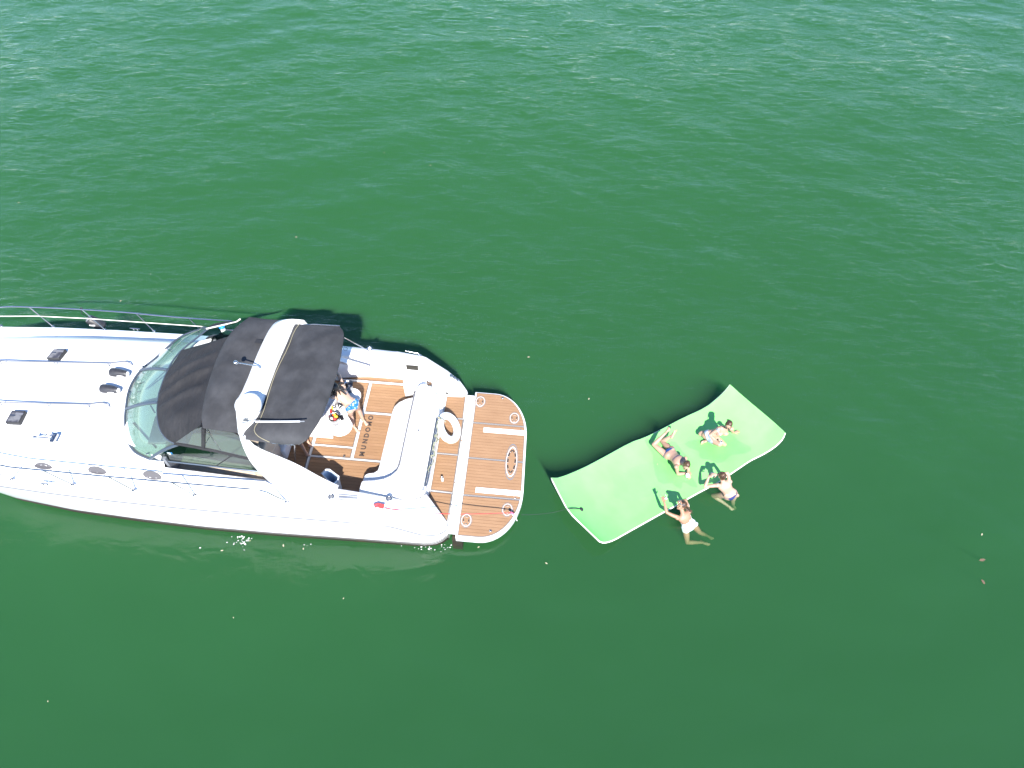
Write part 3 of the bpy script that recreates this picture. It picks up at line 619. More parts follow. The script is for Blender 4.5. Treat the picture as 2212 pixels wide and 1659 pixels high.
m = MB(); m.tube([B(8, 1485, 370, ZB - .08), B(8, 1690, 665, 2.50)], .014, 6); m.tube([B(8, 1470, 560, 2.72), B(8, 1525, 470, 2.9)], .010, 6); m.build('canvas_strut', 'chrome', yacht)
m = MB(); m.tube([B(7, 810, 268, ZB - .12), B(7, 815, 500, 1.62)], .016, 8); m.tube([B(7, 440, 240, ZB - .10), B(7, 800, 270, ZB - .12)], .012, 8); m.build('canvas_strut', 'chrome', yacht)
m = MB(); m.tube([B(3, 1030, 275, ZB - .03), B(3, 1250, 262, ZB - .03), B(3, 1640, 285, ZB - .03)], .014, 8); m.build('canvas_strut', 'chrome', yacht)
m = MB(); m.tube([B(3, 1700, 455, ZB - .1), B(4, 800, 215, 1.60), B(4, 900, 260, 1.56)], .012, 6); m.build('canvas_strut', 'chrome', yacht)
m = MB(); m.tube([B(2, 1480, 445, 2.60), B(2, 1920, 345, ZB - .2), B(2, 1975, 305, ZB - .06)], .018, 6); m.build('canvas_piping', 'whiterope', yacht)
P = [[B(2, 1480, 430, 2.56), B(2, 1700, 400, 2.75), B(2, 1930, 350, ZB - .1)], [B(2, 1600, 365, 2.40), B(2, 1740, 340, 2.55), B(2, 1960, 330, 2.85)]]
m = MB(); m.shell(P, .012); m.build('side_curtain', 'canvas_dark', yacht, label='dark rolled curtain on the far side')
# masts and dome on the arch
p = np.array(B(3, 265, 1420, 3.62)); m = MB()
m.loft([[np.array([p[0] + r * math.cos(q), p[1] + r * math.sin(q), z]) for q in np.linspace(0, 2 * math.pi, 28, endpoint=False)] for r, z in ((.12, 3.34), (.13, 3.40), (.22, 3.44), (.245, 3.48), (.25, 3.54), (.24, 3.60), (.20, 3.64), (.12, 3.665), (.03, 3.67))]); m.build('radar_dome', 'white', yacht)
b0, b1 = B(3, 455, 905, 3.42), B(3, 95, 828, 3.80)
m = MB(); m.tube([b0, b0 + np.array([-.02, 0, .05]), b1], [.028, .014, .013], 8); lm = m.build('light_mast', 'chrome', yacht); m = MB(); m.ball(b1, .048); m.build('mast_light', 'chrome', lm)
b0, b1 = B(7, 20, -60, 3.40), B((1080, 1540), 360, 318, 3.50, 7.9)
m = MB(); m.tube([b0, b0 * .75 + b1 * .25 + np.array([0, 0, .02])], .010, 6); an = m.build('antenna', 'chrome', yacht)
m = MB(); m.tube([b0 * .75 + b1 * .25 + np.array([0, 0, .02]), b1], [.019, .016], 8); m.build('whip', 'white', an); m = MB(); m.tube([b1, b1 + (b1 - b0) * .075], .013, 8); m.build('tip', 'dash', an)
m = MB(); m.box(B(8, 2060, 225, 3.34), (.09, .06, .05)); m.build('antenna_base', 'chrome', an)
m = MB(); m.box(B(7, 255, 300, 2.75), (.07, .06, .05), .4); m.build('deck_light', 'chrome', yacht, bevel=.01)
m = MB(); p = B(3, 440, 527, 3.325); m.box(p + np.array([0, 0, .03]), (.14, .10, .006), -.1); m.build('canvas_patch', 'trimblack', yacht)

# foredeck fittings
for pts in ([(1, 0, 1003), (1, 800, 1020), (1, 1600, 1037), (1, 1760, 1020), (1, 1850, 1010), (1, 1910, 1025), (1, 1950, 1040)], [(9, 0, 32), (9, 700, 52), (9, 1300, 66), (9, 1430, 48), (9, 1510, 42), (9, 1580, 58), (9, 1610, 75)]):
    q = [B(n_, x, y, 2.21) for n_, x, y in pts]; q[-1][2] = 2.14
    q = [np.array([-12.6, q[0][1] * .6, 2.0])] + [np.array([-11.8, q[0][1] * .85, 2.06])] + q
    m = MB(); m.tube(q, .014, 8); hr = m.build('grab_rail', 'gelgrey', yacht)
    for t in (2, 3, 4):
        m = MB(); m.tube([q[t], q[t] + np.array([0, -.02, -.09])], .012, 6); m.build('foot', 'gelgrey', hr)
for n_, c in ((1, [(798, 828), (968, 830), (868, 963), (692, 956)]), (9, [(178, 158), (368, 165), (276, 337), (80, 328)])):
    q = [B(n_, x, y, 2.16) for x, y in c]; cc = np.mean(q, 0)
    m = MB(); m.prism([tuple((cc + (p - cc) * 1.07)[:2]) for p in q], 2.07, 2.165); hf = m.build('deck_hatch', 'trimblack', yacht, bevel=.015)
    m = MB(); m.prism([tuple((cc + (p - cc) * .94)[:2]) for p in q], 2.16, 2.172); m.build('hatch_pane', 'smoke', hf)
    m = MB(); m.box((cc[0] - .05, cc[1] + .02, 2.176), (.10, .02, .012)); m.build('hatch_handle', 'chrome', hf)
    m = MB(); m.box((cc[0] + .06, cc[1] + .07, 2.1735), (.16, .05, .004)); m.build('blind', 'gelgrey', hf)
m = MB()
for a, b in (((500, 545), (785, 568)), ((690, 520), (820, 520))):
    p0, p1 = B(9, *a, 2.22), B(9, *b, 2.22); m.tube([p0, p0 * .8 + p1 * .2, p1], [.034, .013, .016], 10)
m.box(B(9, 800, 565, 2.18), (.09, .20, .06)); m.build('air_horn', 'chrome', yacht)
for n_, x, y in ((9, 675, 1255), (1, 2010, 540)):
    p = B(n_, x, y, 1.70); m = MB(); m.tube([p + np.array([-.13, 0, .05]), p + np.array([-.04, 0, .045]), p + np.array([.04, 0, .045]), p + np.array([.13, 0, .05])], [.008, .014, .014, .008], 8); m.tube([p + np.array([-.045, 0, -.02]), p + np.array([-.045, 0, .045])], .013, 6); m.tube([p + np.array([.045, 0, -.02]), p + np.array([.045, 0, .045])], .013, 6); m.build('mooring_cleat', 'chrome', yacht)
def deck_z(u, v):
    b, z, c = at_u(SB, u), at_u(SZ, u), crown(u); vs_ = [0, b * .3, b * .60, b * .70, b * .79, b * .86, b * .97 - .05, b]
    return float(np.interp(abs(v), vs_, [c, c - .01, c - .05, c - .14, z + .28, z + .26, z + .25, z]))
def on_deck(n_, x, y):
    z = 1.9
    for _ in range(12): p = B(n_, x, y, z); z = .5 * z + .5 * deck_z(p[0], p[1])
    return B(n_, x, y, z)
for n_, x, y, nm in ((9, 645, 990, 'portglass'), (9, 1445, 1060, 'portglass'), (8, 680, 1050, 'portglass')):
    c = on_deck(n_, x, y); pl = None
    for a_, b_, dz, mm, pn in ((.235, .085, .006, 'gelgrey', 'portlight'), (.225, .077, .009, 'gel', 'portlight_rim'), (.20, .058, .012, nm, 'portlight_pane')):
        m = MB(); rows = []
        for k in range(5):
            rows.append([])
            for q in np.linspace(0, 2 * math.pi, 29):
                r_ = k / 4; u, v = c[0] + a_ * r_ * math.cos(q), c[1] + b_ * r_ * math.sin(q) - .04 * a_ * r_ * math.cos(q); rows[-1].append((u, v, deck_z(u, v) + dz))
        m.grid(rows); o = m.build(pn, mm, yacht if pl is None else pl); pl = pl or o
# bow rails
near_top = [B(9, 0, 980, 2.28), B(9, 600, 1035, 2.28), B(9, 1600, 1135, 2.28), B(8, 0, 1050, 2.28), B(8, 940, 1138, 2.26), B(8, 2212, 1248, 2.20), B(7, 350, 942, 2.16), B(7, 520, 1030, 1.85), B(7, 690, 1100, 1.58)]
near_ft = [((9, 0, 1098), (9, 168, 1172)), ((9, 640, 1045), (9, 1072, 1250)), ((9, 1610, 1140), (9, 1980, 1335)), ((8, 960, 1142), (8, 1300, 1328))]
far_top = [B(1, 0, 195, 2.30), B(1, 430, 200, 2.30), B(1, 1200, 235, 2.30), B(1, 2020, 293, 2.30), B(2, 430, 220, 2.30), B(2, 1220, 290, 2.29), B(2, 1860, 332, 2.26)]
far_ft = [((1, 435, 205), (1, 785, 490)), ((1, 1205, 232), (1, 1550, 535)), ((1, 2020, 300), (2, 700, 480)), ((2, 1220, 292), (2, 1385, 455)), ((1, -330, 195), (1, 15, 478))]
def bow(side, top, feet):
    pre = [np.array([u, side * (at_u(SB, u) - .16), 2.32]) for u in (-13.5, -12.9, -12.2, -11.5)]
    m = MB(); m.tube(smooth_line(pre + top, 60, 1), .017, 8); r = m.build('bow_rail', 'chrome', yacht)
    for (n0, x0, y0), (n1, x1, y1) in feet:
        a, b = B(n0, x0, y0, 2.29), B(n1, x1, y1, 1.66)
        m = MB(); m.tube([a, b], .013, 8); m.build('stanchion', 'chrome', r)
        m = MB(); m.ellipsoid(b, [(.045, 0, 0), (0, .034, 0), (0, 0, .012)], 12, 5); m.build('stanchion_foot', 'chrome', r)
    for u in (-13.2, -12.2):
        m = MB(); m.tube([(u, side * (at_u(SB, u) - .16), 2.31), (u + .3, side * (at_u(SB, u + .3) - .10), at_u(SZ, u) + .22)], .013, 8); m.build('stanchion', 'chrome', r)
    return r
rn = bow(-1, near_top, near_ft); rf = bow(1, far_top, far_ft)
m = MB(); m.tube([np.array([-12.6, 1.32, 2.02])] + [B(n_, x, y, 2.00) for n_, x, y in ((1, 0, 340), (1, 560, 338), (1, 1280, 372), (1, 2212, 437), (2, 1450, 415))], .010, 6); m.build('mid_line', 'whiterope', rf)
p = B(7, 690, 1103, 1.57); m = MB(); m.ellipsoid(p, [(.06, 0, 0), (0, .045, 0), (0, 0, .015)], 12, 5); m.build('stanchion_foot', 'chrome', rn)
# cup holders, vents and small fittings on the coamings
for n_, x, y, z in ((4, 893, 225, 1.58), (4, 1630, 342, 1.42), (7, 1350, 1035, 1.58), (7, 2208, 1062, 1.52)):
    p = B(n_, x, y, z); m = MB(); m.tube([p + .052 * np.array([math.cos(q), math.sin(q), 0]) for q in np.linspace(0, 2 * math.pi, 18, endpoint=False)], .016, 6, closed=True); ch = m.build('cup_holder', 'chrome', yacht); m = MB(); m.ellipsoid(p, [(.045, 0, 0), (0, .045, 0), (0, 0, .006)], 12, 5); m.build('cup_well', 'dash' if n_ == 7 else 'white', ch)
for y in (1003, 1030, 1050, 1082):
    m = MB(); m.tube([B(7, 1455, y, 1.60), B(7, 1740, y + 26, 1.60)], .006, 5); m.build('vent_slat', 'gelgrey', yacht)
for a, b in (((975, 462), (1230, 475)), ((990, 505), (1225, 512))):
    m = MB(); m.tube([B(4, *a, 1.25) + np.array([0, -.03, 0]), B(4, *b, 1.25) + np.array([0, -.03, 0])], .006, 5); m.build('locker_seam', 'gelgrey', yacht)
m = MB(); m.tube([B(4, 1815, 505, 1.30), B(4, 1945, 635, 1.1)], .008, 5); m.build('quarter_seam', 'gelgrey', yacht)
for q in range(7):
    p = B(4, 535 + 28 * math.cos(q * .9), 230 + 22 * math.sin(q * .9), 1.60); m = MB(); m.ball(p, .011); m.build('speaker_hole', 'dash', yacht)
for x, y in ((760, 55), (810, 80), (860, 115)):
    p = B(5, x, y, 1.00 if x < 800 else .92); m = MB(); m.ellipsoid(p + np.array([0, .01, .03]), [(.045, -.03, 0), (.02, .03, 0), (0, 0, .03)], 10, 6); m.build('stern_fitting', 'alu', yacht)
m = MB(); m.tube([B(4, 1425, 262, 1.48), B(4, 1620, 300, 1.42)], .014, 6); m.build('stern_grip', 'chrome', yacht)
m = MB(); p0, p1 = B(6, 400, 930, .95), B(6, 560, 970, .75); m.box((p0 + p1) / 2, (.30, .10, .05), -.55); m.build('quarter_latch', 'alu', yacht, bevel=.01)
for n_, x, y in ((8, 1550, 1098), (8, 1860, 1128), (8, 1970, 1135)):
    p = B(n_, x, y, 1.72); m = MB(); m.ellipsoid(p, [(.035, -.004, 0), (0, .008, 0), (0, 0, .006)], 8, 5); m.build('deck_stain', 'brown', yacht)

# ------------------------------------------------------------------ floating foam mat
def Mz(x, y, z): return W((2040, 1400), x, y, z, 2.304)
flo = tag(empty('floating_mat', Mz(1000, 850, 0.0)), 'large light green foam mat floating behind the yacht', 'floating mat')
def zend(t): return .055 + .36 * max(0, (abs(t - .5) - .33) / .17) ** 1.7
far_px = [(65, 902), (130, 906), (330, 825), (500, 735), (760, 590), (860, 560), (1010, 488), (1200, 385), (1400, 295), (1500, 215), (1570, 150), (1608, 98)]
near_px = [(480, 1446), (520, 1462), (600, 1438), (700, 1380), (1000, 1212), (1200, 1100), (1500, 935), (1650, 838), (1780, 748), (1880, 702), (1985, 640), (2062, 570), (2085, 512)]
left_px = [(65, 902), (130, 1030), (215, 1190), (340, 1310), (480, 1446)]
right_px = [(1608, 98), (1720, 200), (1960, 398), (2085, 512)]
def edge(px, zf):
    n = len(px); d = np.r_[0, np.cumsum([math.dist(px[i], px[i + 1]) for i in range(n - 1)])]; d /= d[-1]
    return [Mz(x, y, zf(t)) for (x, y), t in zip(px, d)]
zl = lambda t: .415 - .10 * 4 * t * (1 - t) * .6
c_far, c_near = smooth_line(edge(far_px, zend), 61, 1), smooth_line(edge(near_px, zend), 61, 1)
d_l, d_r = smooth_line(edge(left_px, zl), 25, 1), smooth_line(edge(right_px, zl), 25, 1)
MP = coons(c_far, c_near, d_l, d_r)
# weight of the two people on it presses it down a little
press = [(Mz(1450, 560, 0), .55, .035), (Mz(1080, 720, 0), .50, .030), (Mz(1500, 930, 0), .35, .03), (Mz(1120, 1130, 0), .3, .02)]
for i in range(MP.shape[0]):
    for j in range(MP.shape[1]):
        for c, r, dz in press:
            d2 = ((MP[i, j, 0] - c[0]) ** 2 + (MP[i, j, 1] - c[1]) ** 2) / r ** 2; MP[i, j, 2] -= dz * math.exp(-d2)
        MP[i, j, 2] += .012 * vnoise(MP[i, j, 0], MP[i, j, 1], 5, 6, 2.0)
def mat_z(x, y):
    d = (MP[..., 0] - x) ** 2 + (MP[..., 1] - y) ** 2; i, j = np.unravel_index(d.argmin(), d.shape); return float(MP[i, j, 2])
def to(o, root):                            # parent to an unrotated empty, keeping world-space vertices
    o.parent = root; o.data.transform(Matrix.Translation(-root.location)); return o
m = MB(); m.shell(MP, .022); to(m.build('top_layer', 'matgreen'), flo)
ctr = MP.mean((0, 1)); Q = MP.copy()
for i in range(Q.shape[0]):
    for j in range(Q.shape[1]):
        pass
Q[..., 2] -= .0225
er = [Q[0, j] for j in range(61)] + [Q[i, 60] for i in range(1, 25)] + [Q[24, j] for j in range(59, -1, -1)] + [Q[i, 0] for i in range(23, 0, -1)]
m = MB(); m.shell(Q, .020); m.tube([p + np.array([0, 0, -.010]) for p in er], .021, 8, closed=True); to(m.build('foam_edge', 'matwhite'), flo)
gp = Mz(320, 1178, .18); gp[2] = mat_z(gp[0], gp[1])
m = MB(); m.ellipsoid(gp + np.array([0, 0, .008]), [(.055, 0, 0), (0, .055, 0), (0, 0, .016)], 16, 6); gm = to(m.build('grommet', 'rubber'), flo)
m = MB(); m.ellipsoid(gp + np.array([0, 0, .022]), [(.018, 0, 0), (0, .018, 0), (0, 0, .006)], 10, 5); to(m.build('grommet_hole', 'trimblack'), flo)
ge = Mz(205, 1172, .36)
m = MB()
for k in (-1, 1): m.tube(smooth_line([gp + np.array([0, 0, .03]), (gp + ge) / 2 + np.array([0, .012 * k, .035]), ge + np.array([0, 0, .02])], 10), .006, 5)
to(m.build('cord_loop', 'darkcord'), flo)
tb = BW(1.44, -1.30, .47)
m = MB(); m.tube(smooth_line([ge + np.array([0, 0, .02]), ge * .7 + tb * .3 + np.array([0, 0, -.10]), ge * .3 + tb * .7 + np.array([0, 0, -.08]), tb], 24), .0045, 5)
tag(m.build('tether_line', 'darkcord', loc=ge), 'thin dark tether line from the green mat to the swim platform', 'rope')
# water lying on the mat around the people
def film_mat():
    m_ = glass_mat('water_film', (.93, .98, .95), rough=.05, ior=1.33); n = m_.node_tree
    tc = n.nodes.new('ShaderNodeTexCoord'); t = n.nodes.new('ShaderNodeTexNoise'); t.inputs['Scale'].default_value = 9; t.inputs['Distortion'].default_value = 1.5; t.inputs['Detail'].default_value = 2
    b = n.nodes.new('ShaderNodeBump'); b.inputs['Distance'].default_value = .02; n.links.new(tc.outputs['Object'], t.inputs[0]); n.links.new(t.outputs[0], b.inputs['Height'])
    for x in n.nodes:
        if x.type in ('BSDF_GLOSSY', 'FRESNEL'): n.links.new(b.outputs[0], x.inputs['Normal'])
    return m_
MT['film'] = film_mat()
def puddle(cx, cy, rx, ry, rot, seed):
    c = Mz(cx, cy, .05); m = MB(); R_ = 10; N_ = 40; rings = []
    for k in range(R_ + 1):
        row = []
        for q in range(N_ + 1):
            a = 2 * math.pi * (q % N_) / N_; r = k / R_ * (1 + .5 * vnoise(math.cos(a) * 2, math.sin(a) * 2, seed, 5, 2.2))
            x, y = rx * r * math.cos(a), ry * r * math.sin(a); x, y = c[0] + x * math.cos(rot) - y * math.sin(rot), c[1] + x * math.sin(rot) + y * math.cos(rot)
            row.append((x, y, mat_z(x, y) + .008 + .0018 * math.sin(22 * r + 3 * vnoise(x, y, seed + 1, 5, 5)) * (k > 3)))
        rings.append(row)
    m.grid(rings); return m
pu = puddle(1500, 620, .62, .42, .3, 2); tag(to(pu.build('puddle', 'film'), flo), None)
pu = puddle(1090, 760, .40, .70, .5, 6); to(pu.build('puddle', 'film'), flo)

# ------------------------------------------------------------------ people
def unit(v): v = np.array(v, float); return v / (np.linalg.norm(v) + 1e-9)
def remeshed(mb, vox, it, mname):
    me = mb.mesh('tmp', None, True); o = bpy.data.objects.new('tmp', me); COL.objects.link(o)
    r = o.modifiers.new('r', 'REMESH'); r.mode = 'VOXEL'; r.voxel_size = vox
    s = o.modifiers.new('s', 'SMOOTH'); s.iterations = it; s.factor = .5
    bpy.context.view_layer.update()
    out = bpy.data.meshes.new_from_object(o.evaluated_get(dg())); bpy.data.objects.remove(o)
    out.materials.clear(); out.materials.append(MT[mname])
    out.polygons.foreach_set('use_smooth', [True] * len(out.polygons)); return out
def add_hand(m, wrist, d, nrm, thumb, curl=.5, spread=1.0, s=1.0):
    d, nrm = unit(d), unit(nrm); nrm = unit(nrm - d * (nrm @ d)); side = np.cross(d, nrm) * (1 if thumb > 0 else -1)   # side: thumb side
    pc = wrist + d * .045 * s
    m.ellipsoid(pc, [d * .052 * s, side * .040 * s, nrm * .017 * s], 10, 7)
    for k, L in enumerate((.070, .078, .072, .056)):
        o = (1.5 - k) * .0195 * s; b = pc + d * (.042 - .004 * abs(k - 1.2)) * s + side * o
        fd = unit(d + side * (1.5 - k) * .13 * spread); a1 = -curl * .5; a2 = -curl * 1.2
        p1 = b + (fd * math.cos(a1) + nrm * math.sin(a1)) * L * .5 * s; p2 = p1 + (fd * math.cos(a2) + nrm * math.sin(a2)) * L * .5 * s
        m.capsule(b, p1, .0100 * s, .0092 * s, 8, 3); m.capsule(p1, p2, .0092 * s, .0080 * s, 8, 3)
    t0 = wrist + d * .025 * s + side * .030 * s; t1 = t0 + unit(d * .7 + side * .8 - nrm * curl * .5) * .038 * s; t2 = t1 + unit(d * 1.0 + side * .25 - nrm * curl) * .030 * s
    m.capsule(t0, t1, .0125 * s, .0105 * s, 8, 3); m.capsule(t1, t2, .0105 * s, .0088 * s, 8, 3)
def add_foot(m, ank, toe, up):
    d = unit(toe - ank); up = unit(up); up = unit(up - d * (up @ d)); sd = np.cross(d, up); h = ank - d * .045
    m.capsule(h - up * .02, ank + d * .06 - up * .012, .031, .030, 10, 4); m.ellipsoid(ank + d * .10 - up * .02, [d * .075, sd * .042, up * .020], 10, 7); m.ellipsoid(ank + d * .045 + up * .002, [d * .07, sd * .030, up * .030], 10, 7)
    for k in range(5):
        b = ank + d * (.150 - .010 * abs(k - 1)) + sd * (k - 2) * .0165 - up * .022; m.capsule(b, b + d * (.030 - .003 * k), .0105 if k else .013, .009, 7, 3)
def person(J, label, skin, hair, build=1.0, group=None, face=None, vox=.0075, curl=(.5, .5)):
    build *= 1.08
    m = MB(); g = {k: np.array(v, float) for k, v in J.items() if k not in ('front', 'hairf')}
    fr = unit(J['front'])                              # chest direction
    lat_h, lat_s = unit(g['hipL'] - g['hipR']), unit(g['shL'] - g['shR'])
    pel = (g['hipL'] + g['hipR']) / 2; sh = (g['shL'] + g['shR']) / 2; up = unit(sh - pel); sp = sh - pel
    bend = g.get('bend', np.zeros(3))
    rings = []; N_ = 20
    for t, a, b in ((-.24, .085, .075), (-.17, .140, .098), (-.06, .168, .115), (.06, .168, .112), (.20, .146, .098), (.40, .122, .084), (.58, .132, .092), (.78, .150, .100), (.92, .158, .088), (1.0, .140, .068), (1.07, .085, .052), (1.13, .050, .048)):
        c = pel + sp * t + bend * max(0, 4 * t * (1 - t)); la = unit(lat_h * (1 - np.clip(t, 0, 1)) + lat_s * np.clip(t, 0, 1)); la = unit(la - up * (la @ up)); f = unit(np.cross(la, up)); f = f if f @ fr > 0 else -f
        rings.append([c + build * (a * math.cos(q) * la + b * math.sin(q) * f) for q in np.linspace(0, 2 * math.pi, N_, endpoint=False)])
    m.loft(rings)
    for s_ in ('L', 'R'):
        h = g['hip' + s_]; m.ellipsoid(h - fr * .062 * build - up * .035, [lat_h * .088 * build, fr * .075 * build, up * .092 * build], 14, 9)
        k_ = g['kn' + s_]; td = unit(k_ - h)
        m.capsule(h - td * .01, h * .5 + k_ * .5, .084 * build, .071 * build); m.capsule(h * .5 + k_ * .5, k_, .071 * build, .050 * build); m.ball(k_, .051 * build)
        an = g['an' + s_]; cd_ = unit(an - k_); calf = k_ * .68 + an * .32; bk = unit(np.cross(cd_, np.cross(td, cd_)) + 1e-6); 
        m.capsule(k_, calf, .047 * build, .052 * build); m.capsule(calf, k_ * .3 + an * .7, .052 * build, .037 * build); m.capsule(k_ * .3 + an * .7, an, .037 * build, .030 * build)
        add_foot(m, an, g['to' + s_], g.get('fup' + s_, -cd_ + 0.01))
        S_ = g['sh' + s_]; E_ = g['el' + s_]; H_ = g['ha' + s_]
        m.ball(S_, .050 * build); m.capsule(S_ + (sh - S_) * .15, S_ * .5 + E_ * .5, .046 * build, .041 * build); m.capsule(S_ * .5 + E_ * .5, E_, .041 * build, .034 * build)
        m.capsule(E_, E_ * .65 + H_ * .35, .036 * build, .038 * build); m.capsule(E_ * .65 + H_ * .35, H_, .038 * build, .024 * build)
        add_hand(m, H_, g.get('hd' + s_, H_ - E_), g.get('hn' + s_, np.array([0, 0, 1.0])), 1 if s_ == 'L' else -1, curl[0 if s_ == 'L' else 1])
    if 'noBust' not in J:
        for k in (-1, 1): m.ellipsoid(pel + sp * .76 + lat_s * .070 * k * build + fr * .085 * build, [lat_s * .058 * build, fr * .056 * build, up * .060 * build], 12, 8)
    hd = g['head']; hf = unit(g['face']); hu = unit(g.get('hup', up)); hu = unit(hu - hf * (hu @ hf)); hs = np.cross(hu, hf)
    m.capsule(pel + sp * 1.04, hd - hu * .06 - hf * .015, .052, .047)
    m.ellipsoid(hd + hu * .018 - hf * .012, [hs * .074, hf * .093, hu * .098], 18, 12); m.ellipsoid(hd - hu * .055 + hf * .030, [hs * .052, hf * .055, hu * .058], 14, 9)
    m.capsule(hd + hf * .082 + hu * .004, hd + hf * .102 - hu * .028, .009, .013, 8, 3); m.ellipsoid(hd + hf * .070 - hu * .066, [hs * .024, hf * .014, hu * .009], 8, 6); m.ellipsoid(hd + hf * .062 - hu * .098, [hs * .02, hf * .02, hu * .016], 8, 6)
    for k in (-1, 1): m.ellipsoid(hd + hs * .074 * k - hf * .008 - hu * .01, [hs * .010, hf * .018, hu * .029], 8, 6); m.ellipsoid(hd + hs * .036 * k + hf * .066 - hu * .026, [hs * .022, hf * .014, hu * .018], 8, 6)
    base = np.array([pel[0], pel[1], pel[2] - .1])
    me = remeshed(m, vox, 3, skin); me.transform(Matrix.Translation(-Vector(base)))
    o = bpy.data.objects.new('person', me); COL.objects.link(o); o.location = tuple(base); tag(o, label, 'person', group)
    ctx = dict(o=o, base=base, g=g, pel=pel, sp=sp, up=up, lat=unit(lat_h + lat_s), fr=fr, hd=hd, hf=hf, hu=hu, hs=hs, L=np.linalg.norm(sp), b=build)
    # eyes, brows and mouth
    e_ = MB()
    for k in (-1, 1): e_.ellipsoid(hd + hs * .031 * k + hf * .078 + hu * .004, [hs * .013, hf * .008, hu * .007], 8, 6)
    part(ctx, e_, 'eyes', 'hair_black'); e_ = MB(); e_.ellipsoid(hd + hf * .078 - hu * .062, [hs * .022, hf * .008, hu * .007], 8, 6); part(ctx, e_, 'mouth', 'lip')
    # cap of hair following the skull
    hm = MB(); hm.ellipsoid(hd + hu * .028 - hf * .026, [hs * .082, hf * .094, hu * .100], 18, 12); hm.ellipsoid(hd - hu * .02 - hf * .055, [hs * .070, hf * .052, hu * .07], 14, 9)
    hair_f = J.get('hairf'); 
    if hair_f: hair_f(hm, hd, hf, hu, hs)
    hme = remeshed(hm, .006, 1, hair); hme.transform(Matrix.Translation(-Vector(base))); ho = bpy.data.objects.new('hair', hme); COL.objects.link(ho); ho.parent = o
    return ctx
def part(ctx, mb, name, m_):
    x = mb.build(name, m_, ctx['o']); x.data.transform(Matrix.Translation(-Vector(ctx['base']))); return x
def wear(ctx, name, m_, test, off=.006):               # cloth: the skin inside a region, lifted off the body
    src = ctx['o'].data; base = ctx['base']; vs = np.empty(len(src.vertices) * 3); src.vertices.foreach_get('co', vs); vs = vs.reshape(-1, 3)
    no = np.empty(len(src.vertices) * 3); src.vertices.foreach_get('normal', no); no = no.reshape(-1, 3)
    d = vs + base - ctx['pel']; s_ = (d @ ctx['up']) / ctx['L']; x = (d @ ctx['lat']) / ctx['b']; y = (d @ ctx['fr']) / ctx['b']
    lim = (np.abs(x) < .185) & (np.abs(y) < .22) & (s_ > -.5) & (s_ < 1.1)
    ok = np.zeros(len(vs), bool)
    for i in np.nonzero(lim)[0]: ok[i] = bool(test(s_[i], x[i], y[i]))
    faces = [tuple(p.vertices) for p in src.polygons if all(ok[v] for v in p.vertices)]
    if not faces: return None
    used = sorted({v for f in faces for v in f}); ix = {v: i for i, v in enumerate(used)}
    me = bpy.data.meshes.new(name); me.from_pydata([tuple(vs[v] + no[v] * off) for v in used], [], [tuple(ix[v] for v in f) for f in faces]); me.materials.append(MT[m_])
    me.polygons.foreach_set('use_smooth', [True] * len(faces)); c = bpy.data.objects.new(name, me); COL.objects.link(c); c.parent = ctx['o']
    sd = c.modifiers.new('Solidify', 'SOLIDIFY'); sd.thickness = .004; sd.offset = 0
    return c
def bottoms(s, x, y):                                  # bikini bottom: triangles front and back, side strings
    back = y < 0.01; w_ = .012 + max(0, (s + .18)) * (.40 if back else .6)
    return (-.26 < s < .08 and abs(x) < w_) or (.045 < s < .08)
def brief(s, x, y): return (-.24 < s < .16 and abs(x) < .035 + max(0, s + .20) * .8)
def strings(s, x, y): return (.66 < s < .705) or (y > .03 and .68 < s < .86 and abs(abs(x) - .068) < .062 - (s - .68) * .22) or (y > 0 and s >= .84 and abs(abs(x) - .06) < .010)
def bra(s, x, y): return (.66 < s < .71) or (y > .0 and .66 < s < .90 and abs(abs(x) - .07) < .075 - max(0, s - .78) * .3) or (s >= .86 and abs(abs(x) - .085) < .014)
def onepiece(s, x, y): return (-.22 < s < .52 and abs(x) < .05 + max(0, s + .18) * 1.1) or (y > 0 and .5 <= s < .86) or (s >= .50 and abs(abs(x) - .085 + .05 * (1 - min(1, (s - .5) / .5))) < .012)
def bun(hm, c, f, u, s):
    p = c - f * .085 + u * .055
    for a in range(9):
        q = a * .7; hm.capsule(p + (s * math.cos(q) + u * math.sin(q)) * .028, p + (s * math.cos(q + 1) + u * math.sin(q + 1)) * .030 - f * .022, .017, .015, 7, 3)
def pony(hm, c, f, u, s):
    for a in range(10):
        q = a * .63; o = (s * math.cos(q) + u * math.sin(q)) * .018
        hm.capsule(c - f * .085 + o, c - f * .14 - u * .06 + o * 1.8, .018, .015, 7, 3); hm.capsule(c - f * .14 - u * .06 + o * 1.8, c - f * .17 - u * .15 + o * (1.6 + .3 * math.sin(a * 2.1)), .015, .006, 7, 3)

def A_(x, y, z): return W((2400, 1560), x, y, z, 5.53)
def Bb(x, y, z): return W((2580, 1720), x, y, z, 7.9)
def C_(x, y, z): return W((2440, 1840), x, y, z, 6.144)
def D_(x, y, z): return W(4, x, y, z)
def lens(nm, J):
    dd = lambda a, b: round(float(np.linalg.norm(np.array(J[a]) - np.array(J[b]))), 2)
    print('BONES', nm, {k: dd(*k.split('-')) for k in ('hipL-knL', 'knL-anL', 'hipR-knR', 'knR-anR', 'shL-elL', 'elL-haL', 'shR-elR', 'elR-haR', 'hipL-hipR', 'shL-shR', 'hipL-shL', 'head-shL')})

